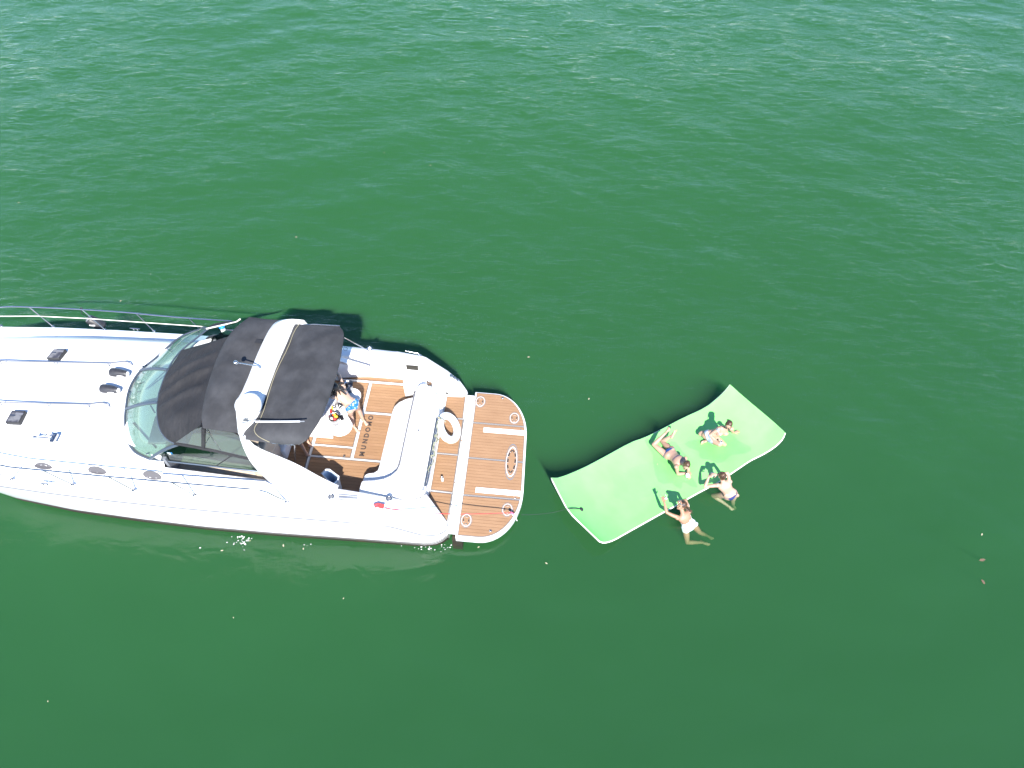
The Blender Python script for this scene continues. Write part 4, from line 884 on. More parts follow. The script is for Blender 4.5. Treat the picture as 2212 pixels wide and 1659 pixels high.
def reach(par, px, L, high=None, n=0):      # the point seen at px that lies one bone length from its joint
    p0, p1 = px(0.0), px(1.0); d = unit(p1 - p0); q = np.array(par) - p0; t = q @ d; c = p0 + d * t; h2 = L * L - float(np.sum((np.array(par) - c) ** 2))
    if h2 <= 0: return np.array(par) + unit(c - np.array(par)) * L
    h = math.sqrt(h2); a, b = c + d * h, c - d * h
    return a if (a[2] > b[2]) == bool(high) else b
def R_(fn, x, y): return lambda z: fn(x, y, z)
TH, SH_, UA, FA = .41, .39, .27, .23
def limbs(J, fn, legs, arms):
    for s, (kx, ky, kh, ax, ay, ah, tx, ty, th) in legs.items():
        J['kn' + s] = reach(J['hip' + s], R_(fn, kx, ky), TH, kh); J['an' + s] = reach(J['kn' + s], R_(fn, ax, ay), SH_, ah); J['to' + s] = reach(J['an' + s], R_(fn, tx, ty), .16, th)
    for s, (ex, ey, eh, hx, hy, hh_) in arms.items():
        J['el' + s] = reach(J['sh' + s], R_(fn, ex, ey), UA, eh); J['ha' + s] = reach(J['el' + s], R_(fn, hx, hy), FA, hh_)
def trunk(fn, pel, pz, shc, lat_h, lat_s, high, L=.44):
    J = {}; p = fn(*pel, pz); s = reach(p, R_(fn, *shc), L, high); lh, ls = unit(lat_h), unit(lat_s)
    J['hipL'], J['hipR'] = p + lh * .095, p - lh * .095; J['shL'], J['shR'] = s + ls * .165, s - ls * .165
    return J
def fix_mat(p, r): p = np.array(p, float); p[2] = max(p[2], mat_z(p[0], p[1]) + r); return p

# lying on her front, heels in the air
J = trunk(A_, (610, 775), .15, (845, 965), (.62, .70, .0), (.70, .68, .05), True, .43)
limbs(J, A_, {'R': (285, 590, False, 545, 335, True, 600, 260, True), 'L': (440, 575, False, 665, 405, True, 735, 280, True)}, {'R': (785, 1200, False, 940, 1225, False), 'L': (1005, 1110, False, 985, 1215, False)})
for k, r in (('knR', .05), ('knL', .05), ('elR', .045), ('elL', .045), ('haR', .04), ('haL', .05)): J[k] = fix_mat(J[k], r)
J.update(head=A_(955, 1030, .50), face=(-.25, -.85, -.35), front=(0, 0.05, -1), hup=(.25, -.15, 1), hairf=bun, hdR=(1, .1, 0), hdL=(.2, -.9, 0))
lens('lying', J)
c = person(J, 'person lying face down on the green mat in a royal blue bikini with heels raised', 'skin', 'hair_brown', .95, curl=(.9, .9))
wear(c, 'bikini_bottom', 'royal', bottoms); wear(c, 'bikini_top', 'navy', strings)
def cup(pos, r, h, m_, label, rim=None, name='cup', cat='cup', tilt=(0, 0, 1)):
    z_ = unit(tilt); x_ = unit(np.cross(z_, [0.3, 1, 0])); y_ = np.cross(z_, x_); pos = np.array(pos, float)
    ring = lambda rr, hh_: [pos + z_ * hh_ + rr * (math.cos(q) * x_ + math.sin(q) * y_) for q in np.linspace(0, 2 * math.pi, 18, endpoint=False)]
    root = tag(empty(name, pos), label, cat)
    m = MB(); m.loft([ring(r * .82, 0), ring(r * .9, h * .3), ring(r, h), ring(r * .86, h), ring(r * .74, h * .15)]); b = m.build('wall', m_, root); b.data.transform(Matrix.Translation(-Vector(pos)))
    m = MB(); m.loft([ring(r * .80, h * .70), ring(r * .80, h * .74)]); x = m.build('drink', rim or 'glassy', root); x.data.transform(Matrix.Translation(-Vector(pos)))
    return root
def can(pos, label, tilt=(0, 0, 1)):
    pos = np.array(pos, float); z_ = unit(tilt); x_ = unit(np.cross(z_, [0.3, 1, 0])); y_ = np.cross(z_, x_)
    ring = lambda rr, hh_: [pos + z_ * hh_ + rr * (math.cos(q) * x_ + math.sin(q) * y_) for q in np.linspace(0, 2 * math.pi, 18, endpoint=False)]
    root = tag(empty('drink_can', pos), label, 'can', None)
    m = MB(); m.loft([ring(.020, 0), ring(.029, .008), ring(.029, .130), ring(.024, .146)]); b = m.build('can_body', 'paper', root); b.data.transform(Matrix.Translation(-Vector(pos)))
    m = MB(); m.loft([ring(.025, .146), ring(.026, .152), ring(.022, .152), ring(.021, .147)]); m.box(pos + z_ * .150 + x_ * .006, (.02, .012, .003)); b = m.build('can_lid', 'chrome', root); b.data.transform(Matrix.Translation(-Vector(pos)))
    return root
p = A_(985, 1220, .10); p[2] = mat_z(p[0], p[1]) + .012; cup(p, .042, .09, 'glassy', 'clear cup held by the person lying on the green mat', name='cup')

# sitting with her legs folded to the side, leaning on one hand
J = trunk(A_, (1440, 395), .21, (1765, 262), (.80, .05, .10), (.82, .10, -.12), True, .43)
J['hipL'] = J['hipL'] + np.array([.0, -.03, .0])
limbs(J, A_, {'L': (1735, 625, False, 1385, 545, False, 1262, 640, False), 'R': (1640, 590, True, 1395, 505, False, 1270, 590, False)}, {'R': (1450, 395, False, 1615, 545, False), 'L': (1915, 330, False, 1955, 345, False)})
for k, r in (('knL', .055), ('knR', .11), ('anL', .045), ('anR', .06), ('toL', .03), ('toR', .04), ('haL', .02), ('haR', .20)): J[k] = fix_mat(J[k], r)
J.update(head=A_(1838, 185, .0) * 0 + reach((J['shL'] + J['shR']) / 2, R_(A_, 1832, 190), .25, True), face=(-.35, -.9, -.30), front=(.25, -1, -.15), hup=(.25, .1, 1), hairf=pony, hdL=(.7, .35, -.1), hnL=(0, 0, 1), hdR=(.6, -.6, .1), hnR=(-.3, .3, .8))
lens('sitting', J)
c = person(J, 'person sitting on the green mat with folded legs, sunglasses and a pale blue bikini', 'skin', 'hair_brown', .95, curl=(.1, 1.0))
wear(c, 'bikini_top', 'bluewhite', bra); wear(c, 'bikini_bottom', 'bluewhite', brief)
def shades(c, mcol='trimblack', up=.004):
    hd, hf, hs, hu = c['hd'], c['hf'], c['hs'], c['hu']; m = MB()
    for k in (-1, 1): m.ellipsoid(hd + hs * .034 * k + hf * .092 + hu * up, [hs * .031, hf * .009, hu * .024], 10, 7); m.capsule(hd + hs * .066 * k + hf * .08 + hu * (up + .008), hd + hs * .080 * k - hf * .01 + hu * (up + .006), .005, .004, 6, 3)
    m.capsule(hd + hs * .012 + hf * .1 + hu * up, hd - hs * .012 + hf * .1 + hu * up, .004, .004, 6, 3); return m
part(c, shades(c), 'sunglasses', 'trimblack')
can(J['haR'] + unit(J['haR'] - J['elR']) * .075 + np.array([.012, .0, -.055]), 'pale slim can held by the person sitting with folded legs', (.05, .1, 1))

# two swimmers holding on to the edge of the mat
J = trunk(Bb, (1250, 1060), -.04, (1055, 735), (-1, -.18, 0), (-.90, -.30, .0), True, .44)
limbs(J, Bb, {'L': (745, 1090, False, 1190, 1400, False, 1400, 1550, False), 'R': (1320, 1260, False, 1345, 1400, False, 1425, 1500, False)}, {'L': (480, 825, False, 625, 520, True), 'R': (1165, 420, True, 840, 470, True)})
for k, r in (('elL', .045), ('haL', .06), ('elR', .05), ('haR', .06)): J[k] = fix_mat(J[k], r)
J.update(head=reach((J['shL'] + J['shR']) / 2, R_(Bb, 1000, 500), .25, True), face=(-.35, .9, -.25), front=(.05, .55, -.8), hup=(0, .15, 1), hairf=bun, hdL=(.5, .8, 0), hdR=(-.9, 0, 0))
lens('navy', J)
c = person(J, 'swimmer in a navy string bikini with brown hair bun leaning arms on the mat edge', 'skin_pale', 'hair_brown', .97, curl=(.7, .7))
c['o']['category'] = 'person'
wear(c, 'bikini_bottom', 'navy', bottoms); wear(c, 'bikini_top', 'navy', strings)
m = MB()
q0 = c['pel'] + c['sp'] * .69 - c['fr'] * .100
for k in (-1, 1): m.tube(smooth_line([q0, q0 + c['lat'] * .03 * k + c['up'] * .02 - c['fr'] * .012, q0 + c['lat'] * .05 * k - c['up'] * .005 - c['fr'] * .012, q0 + c['lat'] * .02 * k - c['up'] * .015 - c['fr'] * .01], 10), .004, 5); m.tube(smooth_line([q0, q0 - c['up'] * .05 + c['lat'] * .035 * k, q0 - c['up'] * .085 + c['lat'] * .06 * k], 8), .0035, 5)
part(c, m, 'string_bow', 'navy')
p = Bb(725, 470, .10); p[2] = mat_z(p[0], p[1]) + .01; cup(p, .045, .115, 'glassy', 'clear cup between the hands of the swimmer in navy bikini')

J = trunk(C_, (880, 800), -.11, (750, 555), (-.85, -.42, .0), (-.75, -.45, .05), True, .43)
limbs(J, C_, {'L': (845, 1190, False, 1190, 1195, False, 1350, 1265, False), 'R': (1135, 965, False, 1310, 1040, False, 1435, 1125, False)}, {'L': (370, 500, True, 305, 245, True), 'R': (775, 115, True, 712, 240, True)})
for k, r in (('elL', .045), ('haL', .04), ('elR', .05)): J[k] = fix_mat(J[k], r)
def wet(hm, c_, f, u, s):
    for a in range(14):
        w_ = (a - 6.5) * .011; b = c_ - f * (.085 + .006 * (a % 3)) + s * w_ - u * .02; d = np.array([.72, -.42, -.28]); e = b + d * (.10 + .02 * math.sin(a * 1.7)); hm.capsule(b, e, .022, .016, 7, 3); hm.capsule(e, e + (d + np.array([.1, .25 * math.sin(a), 0])) * (.07 + .03 * math.cos(a * 2.3)), .015, .005, 7, 3)
J.update(head=reach((J['shL'] + J['shR']) / 2, R_(C_, 715, 345), .25, True), face=(-.85, -.12, .28), front=(-.25, .45, -.85), hup=(.25, .35, 1), hairf=wet, hdL=(-.2, 1, .1))
lens('white', J)
c = person(J, 'swimmer in a white one piece swimsuit with long wet hair beside the mat', 'skin_tan', 'hair_brown', .95, curl=(.2, .9))
wear(c, 'swimsuit', 'whiteswim', onepiece)
part(c, shades(c, up=.085), 'sunglasses', 'chrome')
p = C_(335, 165, .1); p[2] = mat_z(p[0], p[1]) + .02
sg = tag(empty('sunglasses', p), 'white framed sunglasses with dark lenses lying on the mat by a hand', 'sunglasses'); m = MB()
for k in (-1, 1): m.tube([np.array([.032 * k + .026 * math.cos(q), .022 * math.sin(q), .006]) for q in np.linspace(0, 2 * math.pi, 14, endpoint=False)], .007, 6, closed=True); m.tube([(.06 * k, 0, .006), (.066 * k, .05, .01), (.055 * k, .10, .012)], .004, 5)
m.build('frame', 'white', sg); m = MB()
for k in (-1, 1): m.ellipsoid((.032 * k, 0, .004), [(.024, 0, 0), (0, .019, 0), (0, 0, .003)], 12, 5)
m.build('lenses', 'trimblack', sg); sg.rotation_euler = (0, 0, .35)

# at the cockpit table, leaning over it
anL, anR = D_(662, 1385, FLOOR + .075), D_(800, 1285, FLOOR + .075)
pzz = min(np.arange(1.30, 1.80, .01), key=lambda z: abs(np.linalg.norm(D_(640, 1075, z) - (anL + anR) / 2) - .775))
J = trunk(D_, (640, 1075), float(pzz), (410, 850), (-.45, -.80, 0), (-.55, -.75, 0), True, .44)
limbs(J, D_, {}, {'R': (440, 630, True, 395, 560, False), 'L': (290, 920, False, 225, 850, False)})
J['anL'], J['anR'] = anL, anR
for k in 'LR':
    h, a = J['hip' + k], J['an' + k]; d = a - h; D = np.linalg.norm(d); t = min(.999, D / (TH + SH_)); off = math.sqrt(max(0, TH ** 2 - (D * TH / (TH + SH_)) ** 2)); J['kn' + k] = h + d * TH / (TH + SH_) + unit(np.array([-.3, .6, 0]) - unit(d) * (unit(d) @ np.array([-.3, .6, 0]))) * off
J['toL'] = D_(725, 1450, FLOOR + .03); J['toR'] = D_(848, 1340, FLOOR + .03)
print('PELZ', pzz)
def strands(hm, c_, f, u, s):
    rr = np.random.default_rng(5); tgt = [(520, 745), (535, 850), (545, 905), (490, 935), (430, 975), (400, 955), (330, 960), (320, 900), (460, 900), (370, 930), (440, 840)]
    for x, y in tgt:
        e = reach(c_, R_(D_, x, y), .30, False); a = c_ - f * .05 + u * .03
        for o in range(3):
            j = rr.normal(0, .012, 3); md = a * .5 + e * .5 + j * 1.6 + np.array([0, 0, .055]); hm.capsule(a + j, md, .024, .016, 7, 3); hm.capsule(md, e + j, .015, .006, 7, 3)
J.update(head=reach((J['shL'] + J['shR']) / 2, R_(D_, 372, 800), .23, True), face=(-.75, .45, -.35), front=(.1, .15, -1), hup=(-.1, .1, 1), hairf=strands, fupL=(0, 0, 1), fupR=(0, 0, 1))
lens('table', J)
c = person(J, 'dark haired person in a blue floral bikini leaning over the cockpit table', 'skin_pale', 'hair_black', .98)
wear(c, 'bikini_bottom', 'floral', brief); wear(c, 'bikini_top', 'bluewhite', strings)
m = MB(); q0 = c['pel'] + c['sp'] * .66 - c['fr'] * .10
for k in (-1, 1): m.tube(smooth_line([q0, q0 + c['lat'] * .03 * k - c['up'] * .04, q0 + c['lat'] * .05 * k - c['up'] * .09], 8), .004, 5)
part(c, m, 'string_bow', 'bluewhite')

# seated under the aft canopy: only a shin and a foot show
aR = W(7, 955, 345, FLOOR + .08); tR = W(7, 1005, 432, FLOOR + .03); kR = aR + np.array([-.12, .12, .36]); hR = kR + np.array([-.40, .06, .02]); off = np.array([.02, .24, 0])
J = dict(hipR=hR, hipL=hR + np.array([.01, .19, 0]), knR=kR, knL=kR + off, anR=aR, anL=aR + off, toR=tR, toL=tR + off)
sc_ = (J['hipR'] + J['hipL']) / 2 + np.array([-.08, 0, .44]); J['shL'] = sc_ + np.array([0, .165, 0]); J['shR'] = sc_ - np.array([0, .165, 0])
J['elL'] = J['shL'] + np.array([.05, .04, -.26]); J['elR'] = J['shR'] + np.array([.05, -.04, -.26]); J['haL'] = J['elL'] + np.array([.21, -.05, -.06]); J['haR'] = J['elR'] + np.array([.21, .05, -.06])
J.update(head=sc_ + np.array([.02, 0, .25]), face=(1, 0, -.1), front=(1, 0, 0), hup=(0, 0, 1), hairf=pony, fupL=(0, 0, 1), fupR=(0, 0, 1))
lens('seated', J)
c = person(J, 'person seated in the shade under the aft canopy with one bare foot showing', 'skin', 'hair_brown', 1.0)
wear(c, 'bikini_bottom', 'navy', brief); wear(c, 'bikini_top', 'navy', bra)
ps = ((J['hipL'] + J['hipR']) / 2 - BO); m = MB(); m.box((ps @ e1 - .05, ps @ e2, (FLOOR + J['hipR'][2] - .10) / 2), (.50, .95, J['hipR'][2] - .10 - FLOOR)); m.build('cockpit_seat', 'vinyl', yacht, bevel=.04)

# ------------------------------------------------------------------ table and the things on it
TZ = 1.44
out = [(-2.70 + .26 * math.cos(q), .0 + .26 * math.sin(q)) for q in np.linspace(math.pi, 2 * math.pi + .35, 18)] + [(-2.60, .28), (-2.625, .42), (-2.60, .58)] + [(-2.64 + .22 * math.cos(q), .82 + .22 * math.sin(q)) for q in np.linspace(-.3, math.pi, 16)] + [(-2.92, .5)]
m = MB(); m.prism(out, TZ - .04, TZ); tb_ = m.build('table', 'gel', yacht, bevel=.01); m = MB(); m.tube([(-2.68, .40, FLOOR), (-2.68, .40, TZ - .04)], .05, 14); m.build('pedestal', 'chrome', tb_)
m = MB(); m.prism([(-3.75, .02), (-2.985, .02), (-2.985, .30), (-2.97, 1.0), (-3.75, 1.1)], FLOOR, TZ - .03); m.build('wet_bar', 'gel', yacht, bevel=.02)
def on_boat(o): o.rotation_euler = (0, 0, -PSI); return o
def lathe_at(m, c, prof, n=24): m.loft([[np.array([c[0] + r * math.cos(q), c[1] + r * math.sin(q), c[2] + z]) for q in np.linspace(0, 2 * math.pi, n, endpoint=False)] for r, z in prof])
def bucket(p, label, r=.115, h=.24):
    root = on_boat(tag(empty('ice_bucket', p), label, 'ice bucket')); m = MB(); lathe_at(m, (0, 0, 0), ((r * .78, 0), (r * .92, h * .6), (r, h), (r * 1.04, h), (r * .95, h), (r * .86, h * .5), (r * .75, .02))); m.build('bucket_wall', 'chrome', root); return root
bk = bucket(W(4, 392, 1325, TZ), 'steel ice bucket filled with cans and fruit on the table')
z0 = .19
for nm, m_, c_, ax in (('lemon', 'yellow', (.045, .01, z0 + .05), .036), ('lemon', 'yellow', (.0, .06, z0 + .05), .03), ('red_fruit', 'red', (.03, -.045, z0 + .04), .032), ('red_fruit', 'red', (-.02, .055, z0 + .035), .028)):
    m = MB(); m.ellipsoid(c_, [(ax * 1.25, 0, 0), (0, ax, 0), (0, 0, ax)], 12, 8); x = tag(m.build(nm, m_), {('lemon', 'yellow', .036): 'yellow lemon near the rim of the filled ice bucket', ('lemon', 'yellow', .03): 'smaller yellow lemon at the back of the ice bucket', ('red_fruit', 'red', .032): 'red fruit at the front of the filled ice bucket', ('red_fruit', 'red', .028): 'small red fruit behind the cans in the ice bucket'}[(nm, m_, ax)], 'fruit'); x.location = bk.location; on_boat(x)
for q, lab in (((-.045, -.02), 'can sunk at the left of the filled ice bucket'), ((.005, -.005), 'can standing in the middle of the filled ice bucket')):
    can(np.array(bk.location) + e1 * q[0] + e2 * q[1] + np.array([0, 0, .09]), lab, (.15 * (1 if q[0] > -.03 else -1), .1, 1))
bucket(W(4, 597, 838, TZ), 'empty steel ice bucket at the far end of the table beside the leaning person', .11, .22)
p = W(4, 480, 1248, TZ + .006); m = MB(); m.box((0, 0, 0), (.075, .145, .009), .55); x = on_boat(tag(m.build('phone', 'phone', bevel=.003), 'black phone lying on the white table beside the ice bucket', 'phone')); x.location = p
p = W(4, 475, 1162, TZ); cup(p, .05, .05, 'glassy', 'wide clear bowl on the table behind the phone', 'glassy', 'bowl', 'bowl')
p = W(4, 385, 1150, TZ + .01); can(p, 'silver topped can standing behind the filled ice bucket')
p = W(4, 330, 1195, TZ); m = MB(); lathe_at(m, (0, 0, 0), ((.026, 0), (.030, .05), (.028, .12), (.012, .16), (.013, .19))); x = on_boat(tag(m.build('red_bottle', 'red'), 'red squeeze bottle beside the filled ice bucket', 'bottle')); x.location = p
p = W(4, 350, 1130, TZ); m = MB(); lathe_at(m, (0, 0, 0), ((.022, 0), (.026, .04), (.024, .09), (.010, .12), (.010, .14))); x = on_boat(tag(m.build('yellow_bottle', 'yellow'), 'yellow squeeze bottle behind the red bottle on the table', 'bottle')); x.location = p
p = W(4, 465, 1062, TZ + .02); m = MB(); m.ellipsoid((0, 0, 0), [(.075, .02, 0), (-.015, .045, 0), (0, 0, .03)], 14, 8); m.ellipsoid((-.05, .02, .01), [(.03, 0, 0), (0, .03, 0), (0, 0, .025)], 10, 7); x = on_boat(tag(m.build('black_pouch', 'rubber'), 'crumpled black pouch on the table beside the leaning person', 'pouch')); x.location = p
p = W(4, 460, 1112, TZ); cup(p, .032, .09, 'chrome', 'small steel tumbler on the table in front of the black pouch', 'dash', 'tumbler', 'tumbler')
p = W(4, 505, 1200, TZ + .006); m = MB(); m.tube([(.03 * math.cos(q), .022 * math.sin(q), 0) for q in np.linspace(0, 2 * math.pi, 16, endpoint=False)], .004, 5, closed=True); x = on_boat(tag(m.build('bracelet', 'chrome'), 'thin ring shaped bracelet on the white table above the phone', 'bracelet')); x.location = p
p = W(4, 265, 1220, TZ + .01); m = MB()
for k in (-1, 1): m.tube([(.028 * k + .02 * math.cos(q), .018 * math.sin(q), 0) for q in np.linspace(0, 2 * math.pi, 12, endpoint=False)], .004, 5, closed=True); m.tube([(.05 * k, 0, 0), (.045 * k, -.09, .004)], .003, 5)
x = on_boat(tag(m.build('eyeglasses', 'gelgrey'), 'thin framed glasses at the left edge of the table near the canopy', 'glasses')); x.location = p
# tub beside the near coaming
rimp = [W(7, *q, 1.34) for q in ((1205, 692), (1275, 625), (1330, 628), (1468, 735), (1450, 790), (1375, 862))]; c0 = np.mean(rimp, 0); fl_ = [(c0 + (q - c0) * .80) for q in rimp]
root = tag(empty('plastic_tub', (c0[0], c0[1], FLOOR)), 'open pale blue and white plastic tub beside the near coaming', 'tub'); m = MB()
rg = lambda s, z: [np.array([*((q - c0) * s)[:2], z]) for q in rimp]
m.loft([rg(.80, .0), rg(.97, .50), rg(1.06, .54), rg(.90, .54), rg(.88, .52)], caps=False); m.add(rg(.80, 0.0), [tuple(range(6))]); m.build('tub_wall', 'white', root)
m = MB(); m.loft([rg(.89, .525), rg(.74, .03)], caps=False, smooth=False); m.add(rg(.74, .03), [tuple(range(6))]); m.build('tub_lining', 'binblue', root)

# life ring propped against the transom
cc = BW(-.385, .50, .93); T_ = unit(e1 * -.50 + np.array([0, 0, .62])); Rr = .285; lr = tag(empty('life_ring', cc), 'white life ring leaning against the transom above the teak step', 'life ring'); m = MB()
cpts = [T_ * Rr * math.sin(q) + e2 * Rr * math.cos(q) for q in np.linspace(0, 2 * math.pi, 48, endpoint=False)]; m.tube(cpts, .088, 16, closed=True); m.build('ring', 'vinyl', lr)
m = MB(); nz = np.cross(e2, T_); nz = nz if nz[2] > 0 else -nz
m.tube(smooth_line([T_ * (Rr + .10) * math.sin(q) + e2 * (Rr + .10) * math.cos(q) + nz * (.02 * math.sin(9 * q)) for q in np.linspace(2.0, 5.6, 24)], 40), .006, 5); m.build('grab_line', 'yellowrope', lr)
m = MB(); m.tube(smooth_line([B(5, 560, 650, 1.42), B(5, 590, 660, 1.36), B(5, 650, 690, 1.25), B(5, 675, 720, 1.10)], 12), .010, 6); m.ball(B(5, 575, 655, 1.42), .024); m.ball(B(5, 672, 716, 1.12), .02)
x = m.build('hanging_cord', 'yellowrope'); x.location = BO; x.rotation_euler = (0, 0, -PSI); tag(x, 'short yellowish cord holding the life ring to the transom rail', 'cord')
m = MB(); m.tube(smooth_line([B(5, 740, 1000, .62), B(5, 800, 1022, .62), B(5, 850, 1000, .62), B(5, 850, 960, .62), B(5, 820, 930, .63)], 16), .006, 5); x = m.build('orange_cord', mat('orange_cord', (.55, .25, .06), .8)); x.location = BO; x.rotation_euler = (0, 0, -PSI); tag(x, 'thin orange cord looped on the teak step below the life ring', 'cord')
can(W(6, 708, 606, .603), 'white and green drink can standing alone on the teak transom step')
rr = np.random.default_rng(3); m = MB()
pts = []
for t in np.linspace(0, 1, 60): pts.append(np.array([-.555 + .035 * math.sin(31 * t) + rr.normal(0, .008), .42 - 1.35 * t + .05 * math.sin(17 * t), 1.445 + .03 * abs(math.sin(23 * t)) - .05 * (math.sin(31 * t) > 0)]))
m.tube(smooth_line(pts, 150), .011, 6); m.tube(smooth_line([p + np.array([.02, .015, -.01]) for p in pts[20:45]], 60), .010, 6)
x = m.build('mooring_line', 'greenrope'); x.location = BO; x.rotation_euler = (0, 0, -PSI); tag(x, 'weedy grey green mooring line tangled along the transom rail', 'rope')
# red line with its bundle and snap
m = MB(); pz = [B(7, x_, y_, 1.60) for x_, y_ in ((1985, 1160), (2040, 1140), (2130, 1160), (2070, 1165), (2000, 1190), (2060, 1175), (2120, 1180), (2110, 1205), (2050, 1190))]
for a, b in zip(pz[:-1], pz[1:]): m.capsule(a, b, .020, .016, 8, 3)
x = m.build('red_line_bundle', 'redrope'); x.location = BO; x.rotation_euler = (0, 0, -PSI); tag(x, 'bundled red line lying on the white near side deck', 'rope')
end = B(6, 1740, 1085, .62)
m = MB(); m.tube(smooth_line([pz[-1], B(7, 2212, 1222, 1.52), B(6, 250, 1062, 1.36), B(6, 440, 1080, 1.30), B(6, 820, 1096, 1.08), B(6, 1100, 1097, .92), B(6, 1700, 1080, .66), end], 40, 1), .0085, 6); x = m.build('red_line', 'redrope'); x.location = BO; x.rotation_euler = (0, 0, -PSI); tag(x, 'thin red line stretched from the side deck across the swim platform', 'rope')
root = tag(empty('snap_hook', BO, -PSI), 'pink and white snap hook at the end of the red line', 'hook'); root.location = tuple(BW(end[0], end[1], end[2])); m = MB(); m.capsule((-.03, .01, 0), (.03, -.005, -.02), .028, .022, 10, 4); m.build('pink_grip', mat('pink_plastic', (.60, .10, .18), .4), root)
m = MB(); m.tube([(.03 + .035 * math.cos(q), -.008 + .022 * math.sin(q), -.03) for q in np.linspace(0, 2 * math.pi, 14, endpoint=False)], .008, 6, closed=True); m.tube([(.06, -.01, -.03), (.12, -.10, -.15)], .008, 6); m.build('hook_loop', 'white', root)

# fenders
def fender(a, b, r0, r1, label, endc='white'):
    a, b = np.array(a), np.array(b); d = unit(b - a); L_ = np.linalg.norm(b - a); root = tag(empty('fender', a), label, 'fender', 'black covered fenders'); x_ = unit(np.cross(d, [0, 0, 1.0])); y_ = np.cross(x_, d)
    rg_ = lambda r, t: [d * t * L_ + r * (math.cos(q) * x_ + math.sin(q) * y_) for q in np.linspace(0, 2 * math.pi, 20, endpoint=False)]
    m = MB(); m.loft([rg_(r0 * .55, -.02), rg_(r0 * .9, .02), rg_(r0, .10), rg_(r0 * .98, .45), rg_(r1 * 1.12, .85), rg_(r1, .96)]); m.build('cover', 'rubber', root)
    m = MB(); m.loft([rg_(r1 * .96, .955), rg_(r1 * .9, .99), rg_(r1 * .5, 1.03)]); m.build('end_cap', endc, root)
    m = MB(); m.box(tuple(d * .62 * L_ + y_ * r1 * .1 - np.array([0, r0 * .92, 0]) * 1.0), (.14, .02, .03), math.atan2(d[1], d[0])); m.build('label_strip', 'white', root); return root
fender(W(1, 1640, 1165, 2.24), W(1, 1900, 1195, 2.24), .098, .062, 'black fender with white end on the foredeck, nearer the upper grab rail')
fender(W(1, 1500, 1405, 2.24), W(1, 1765, 1440, 2.24), .098, .062, 'black fender with white end on the foredeck, nearer the lower grab rail')
fx = fender(W(1, 1540, 500, .95), W(1, 1300, 370, 1.25), .14, .11, 'large black fender hanging over the far bow side with a grey end', 'gelgrey'); fa = W(1, 1320, 360, 1.25)
m = MB(); m.tube([fa, W(1, 1210, 300, 2.0), W(1, 1203, 232, 2.31)], .010, 5); m.ball(W(1, 1205, 225, 2.31), .03); tag(m.build('fender_line', 'darkcord', loc=fa), 'dark line tying the hanging fender to the far bow rail', 'rope')
# things lying at the helm on the far side
p = W(2, 1600, 600, 1.98); m = MB()
m.ellipsoid((0, 0, 0), [(.20, .07, 0), (-.05, .11, 0), (0, 0, .10)], 14, 9); x = on_boat(m.build('black_bag', 'rubber')); x.location = p; tag(x, 'black bag on the beige helm seat behind the windshield', 'bag')
root = tag(empty('water_bottle', W(2, 1725, 460, 2.20)), 'blue capped bottle beside the far side windshield corner', 'bottle'); m = MB(); lathe_at(m, (0, 0, -.14), ((.05, 0), (.055, .1), (.05, .2), (.03, .24))); m.build('bottle_body', 'white', root); m = MB(); lathe_at(m, (0, 0, .08), ((.062, 0), (.066, .03), (.05, .05), (.02, .052))); m.build('cap', 'blue', root)
p = W(2, 1800, 500, 2.1); m = MB(); m.ellipsoid((0, 0, 0), [(.12, .03, 0), (-.03, .06, 0), (0, 0, .05)], 12, 8); x = m.build('white_towel', 'vinyl'); x.location = p; tag(x, 'folded white towel beside the blue capped bottle', 'towel')

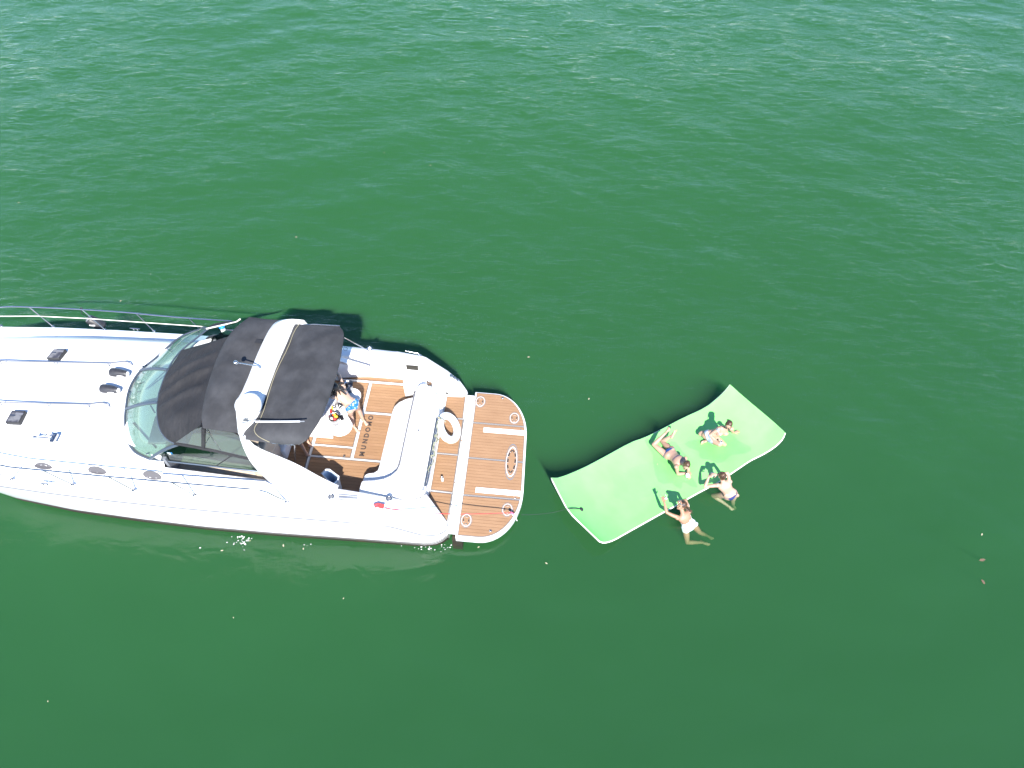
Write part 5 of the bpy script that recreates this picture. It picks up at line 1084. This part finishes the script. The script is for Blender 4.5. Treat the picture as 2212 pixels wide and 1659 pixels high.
# flecks drifting on the water
fl_m = MB(); fl_m.add([(-.045, 0, 0), (-.015, .018, .004), (.03, .014, .002), (.05, -.004, 0), (.01, -.02, .005), (-.02, -.014, .003), (-.045, 0, -.006), (-.015, .018, -.004), (.03, .014, -.004), (.05, -.004, -.006), (.01, -.02, -.004), (-.02, -.014, -.004)], [(0, 1, 2, 3, 4, 5), (11, 10, 9, 8, 7, 6)] + [(i, (i + 1) % 6, 6 + (i + 1) % 6, 6 + i) for i in range(6)])
lm_ = fl_m.mesh('leaf', MT['speck'], True); lm2 = fl_m.mesh('leaf', MT['brown'], True)
for k, (x, y) in enumerate(((261, 650), (1142, 772), (1272, 862), (2118, 1157), (1034, 1182), (1180, 1217), (325, 592), (505, 1335), (742, 1293), (104, 1515), (655, 1185), (612, 1178), (540, 1168), (858, 1172), (480, 1190), (1210, 175), (1757, 150), (930, 358), (1420, 1003), (40, 437), (640, 512), (830, 330), (1720, 112), (1385, 145))):
    o = bpy.data.objects.new('leaf', lm_); COL.objects.link(o); p = ray_at(x, y, 0); o.location = (p[0], p[1], wz(p[0], p[1]) + .008); o.rotation_euler = (0, 0, rr.uniform(0, 6)); s_ = rr.uniform(.35, .75); o.scale = (s_, s_, s_)
    tag(o, 'small pale leaf fleck drifting on the open green water', 'leaf', 'pale flecks drifting on the water')
for x, y, lab in ((2121, 1210, 'brown dry leaf floating near the right edge of the photo'), (2124, 1257, 'dark forked leaf floating just below the brown dry leaf')):
    o = bpy.data.objects.new('dry_leaf', lm2); COL.objects.link(o); p = ray_at(x, y, 0); o.location = (p[0], p[1], wz(p[0], p[1]) + .010); o.scale = (1.6, 1.6, 1.6) if y < 1230 else (1.2, 1.5, 1.2); o.rotation_euler = (0, 0, .2 if y < 1230 else 1.9); tag(o, lab, 'leaf')

# discharge splash and foam flecks along the waterline
m = MB(); r5 = np.random.default_rng(8)
for cx, cy, n_, sx, sy in ((522, 1158, 34, 9, 12), (930, 1180, 14, 20, 7), (700, 1170, 10, 110, 5), (968, 1174, 8, 8, 6)):
    for _ in range(n_):
        p = ray_at(cx + r5.normal(0, sx), cy + abs(r5.normal(0, sy)), 0); k = r5.uniform(.004, .013)
        m.ellipsoid((p[0], p[1], wz(p[0], p[1]) + .006), [(k * r5.uniform(.8, 2), k * .5, 0), (-k * .4, k, 0), (0, 0, k * .5)], 7, 5)
tag(m.build('foam_splash', MT['vinyl']), 'white splash and foam flecks along the yacht waterline', kind='stuff')
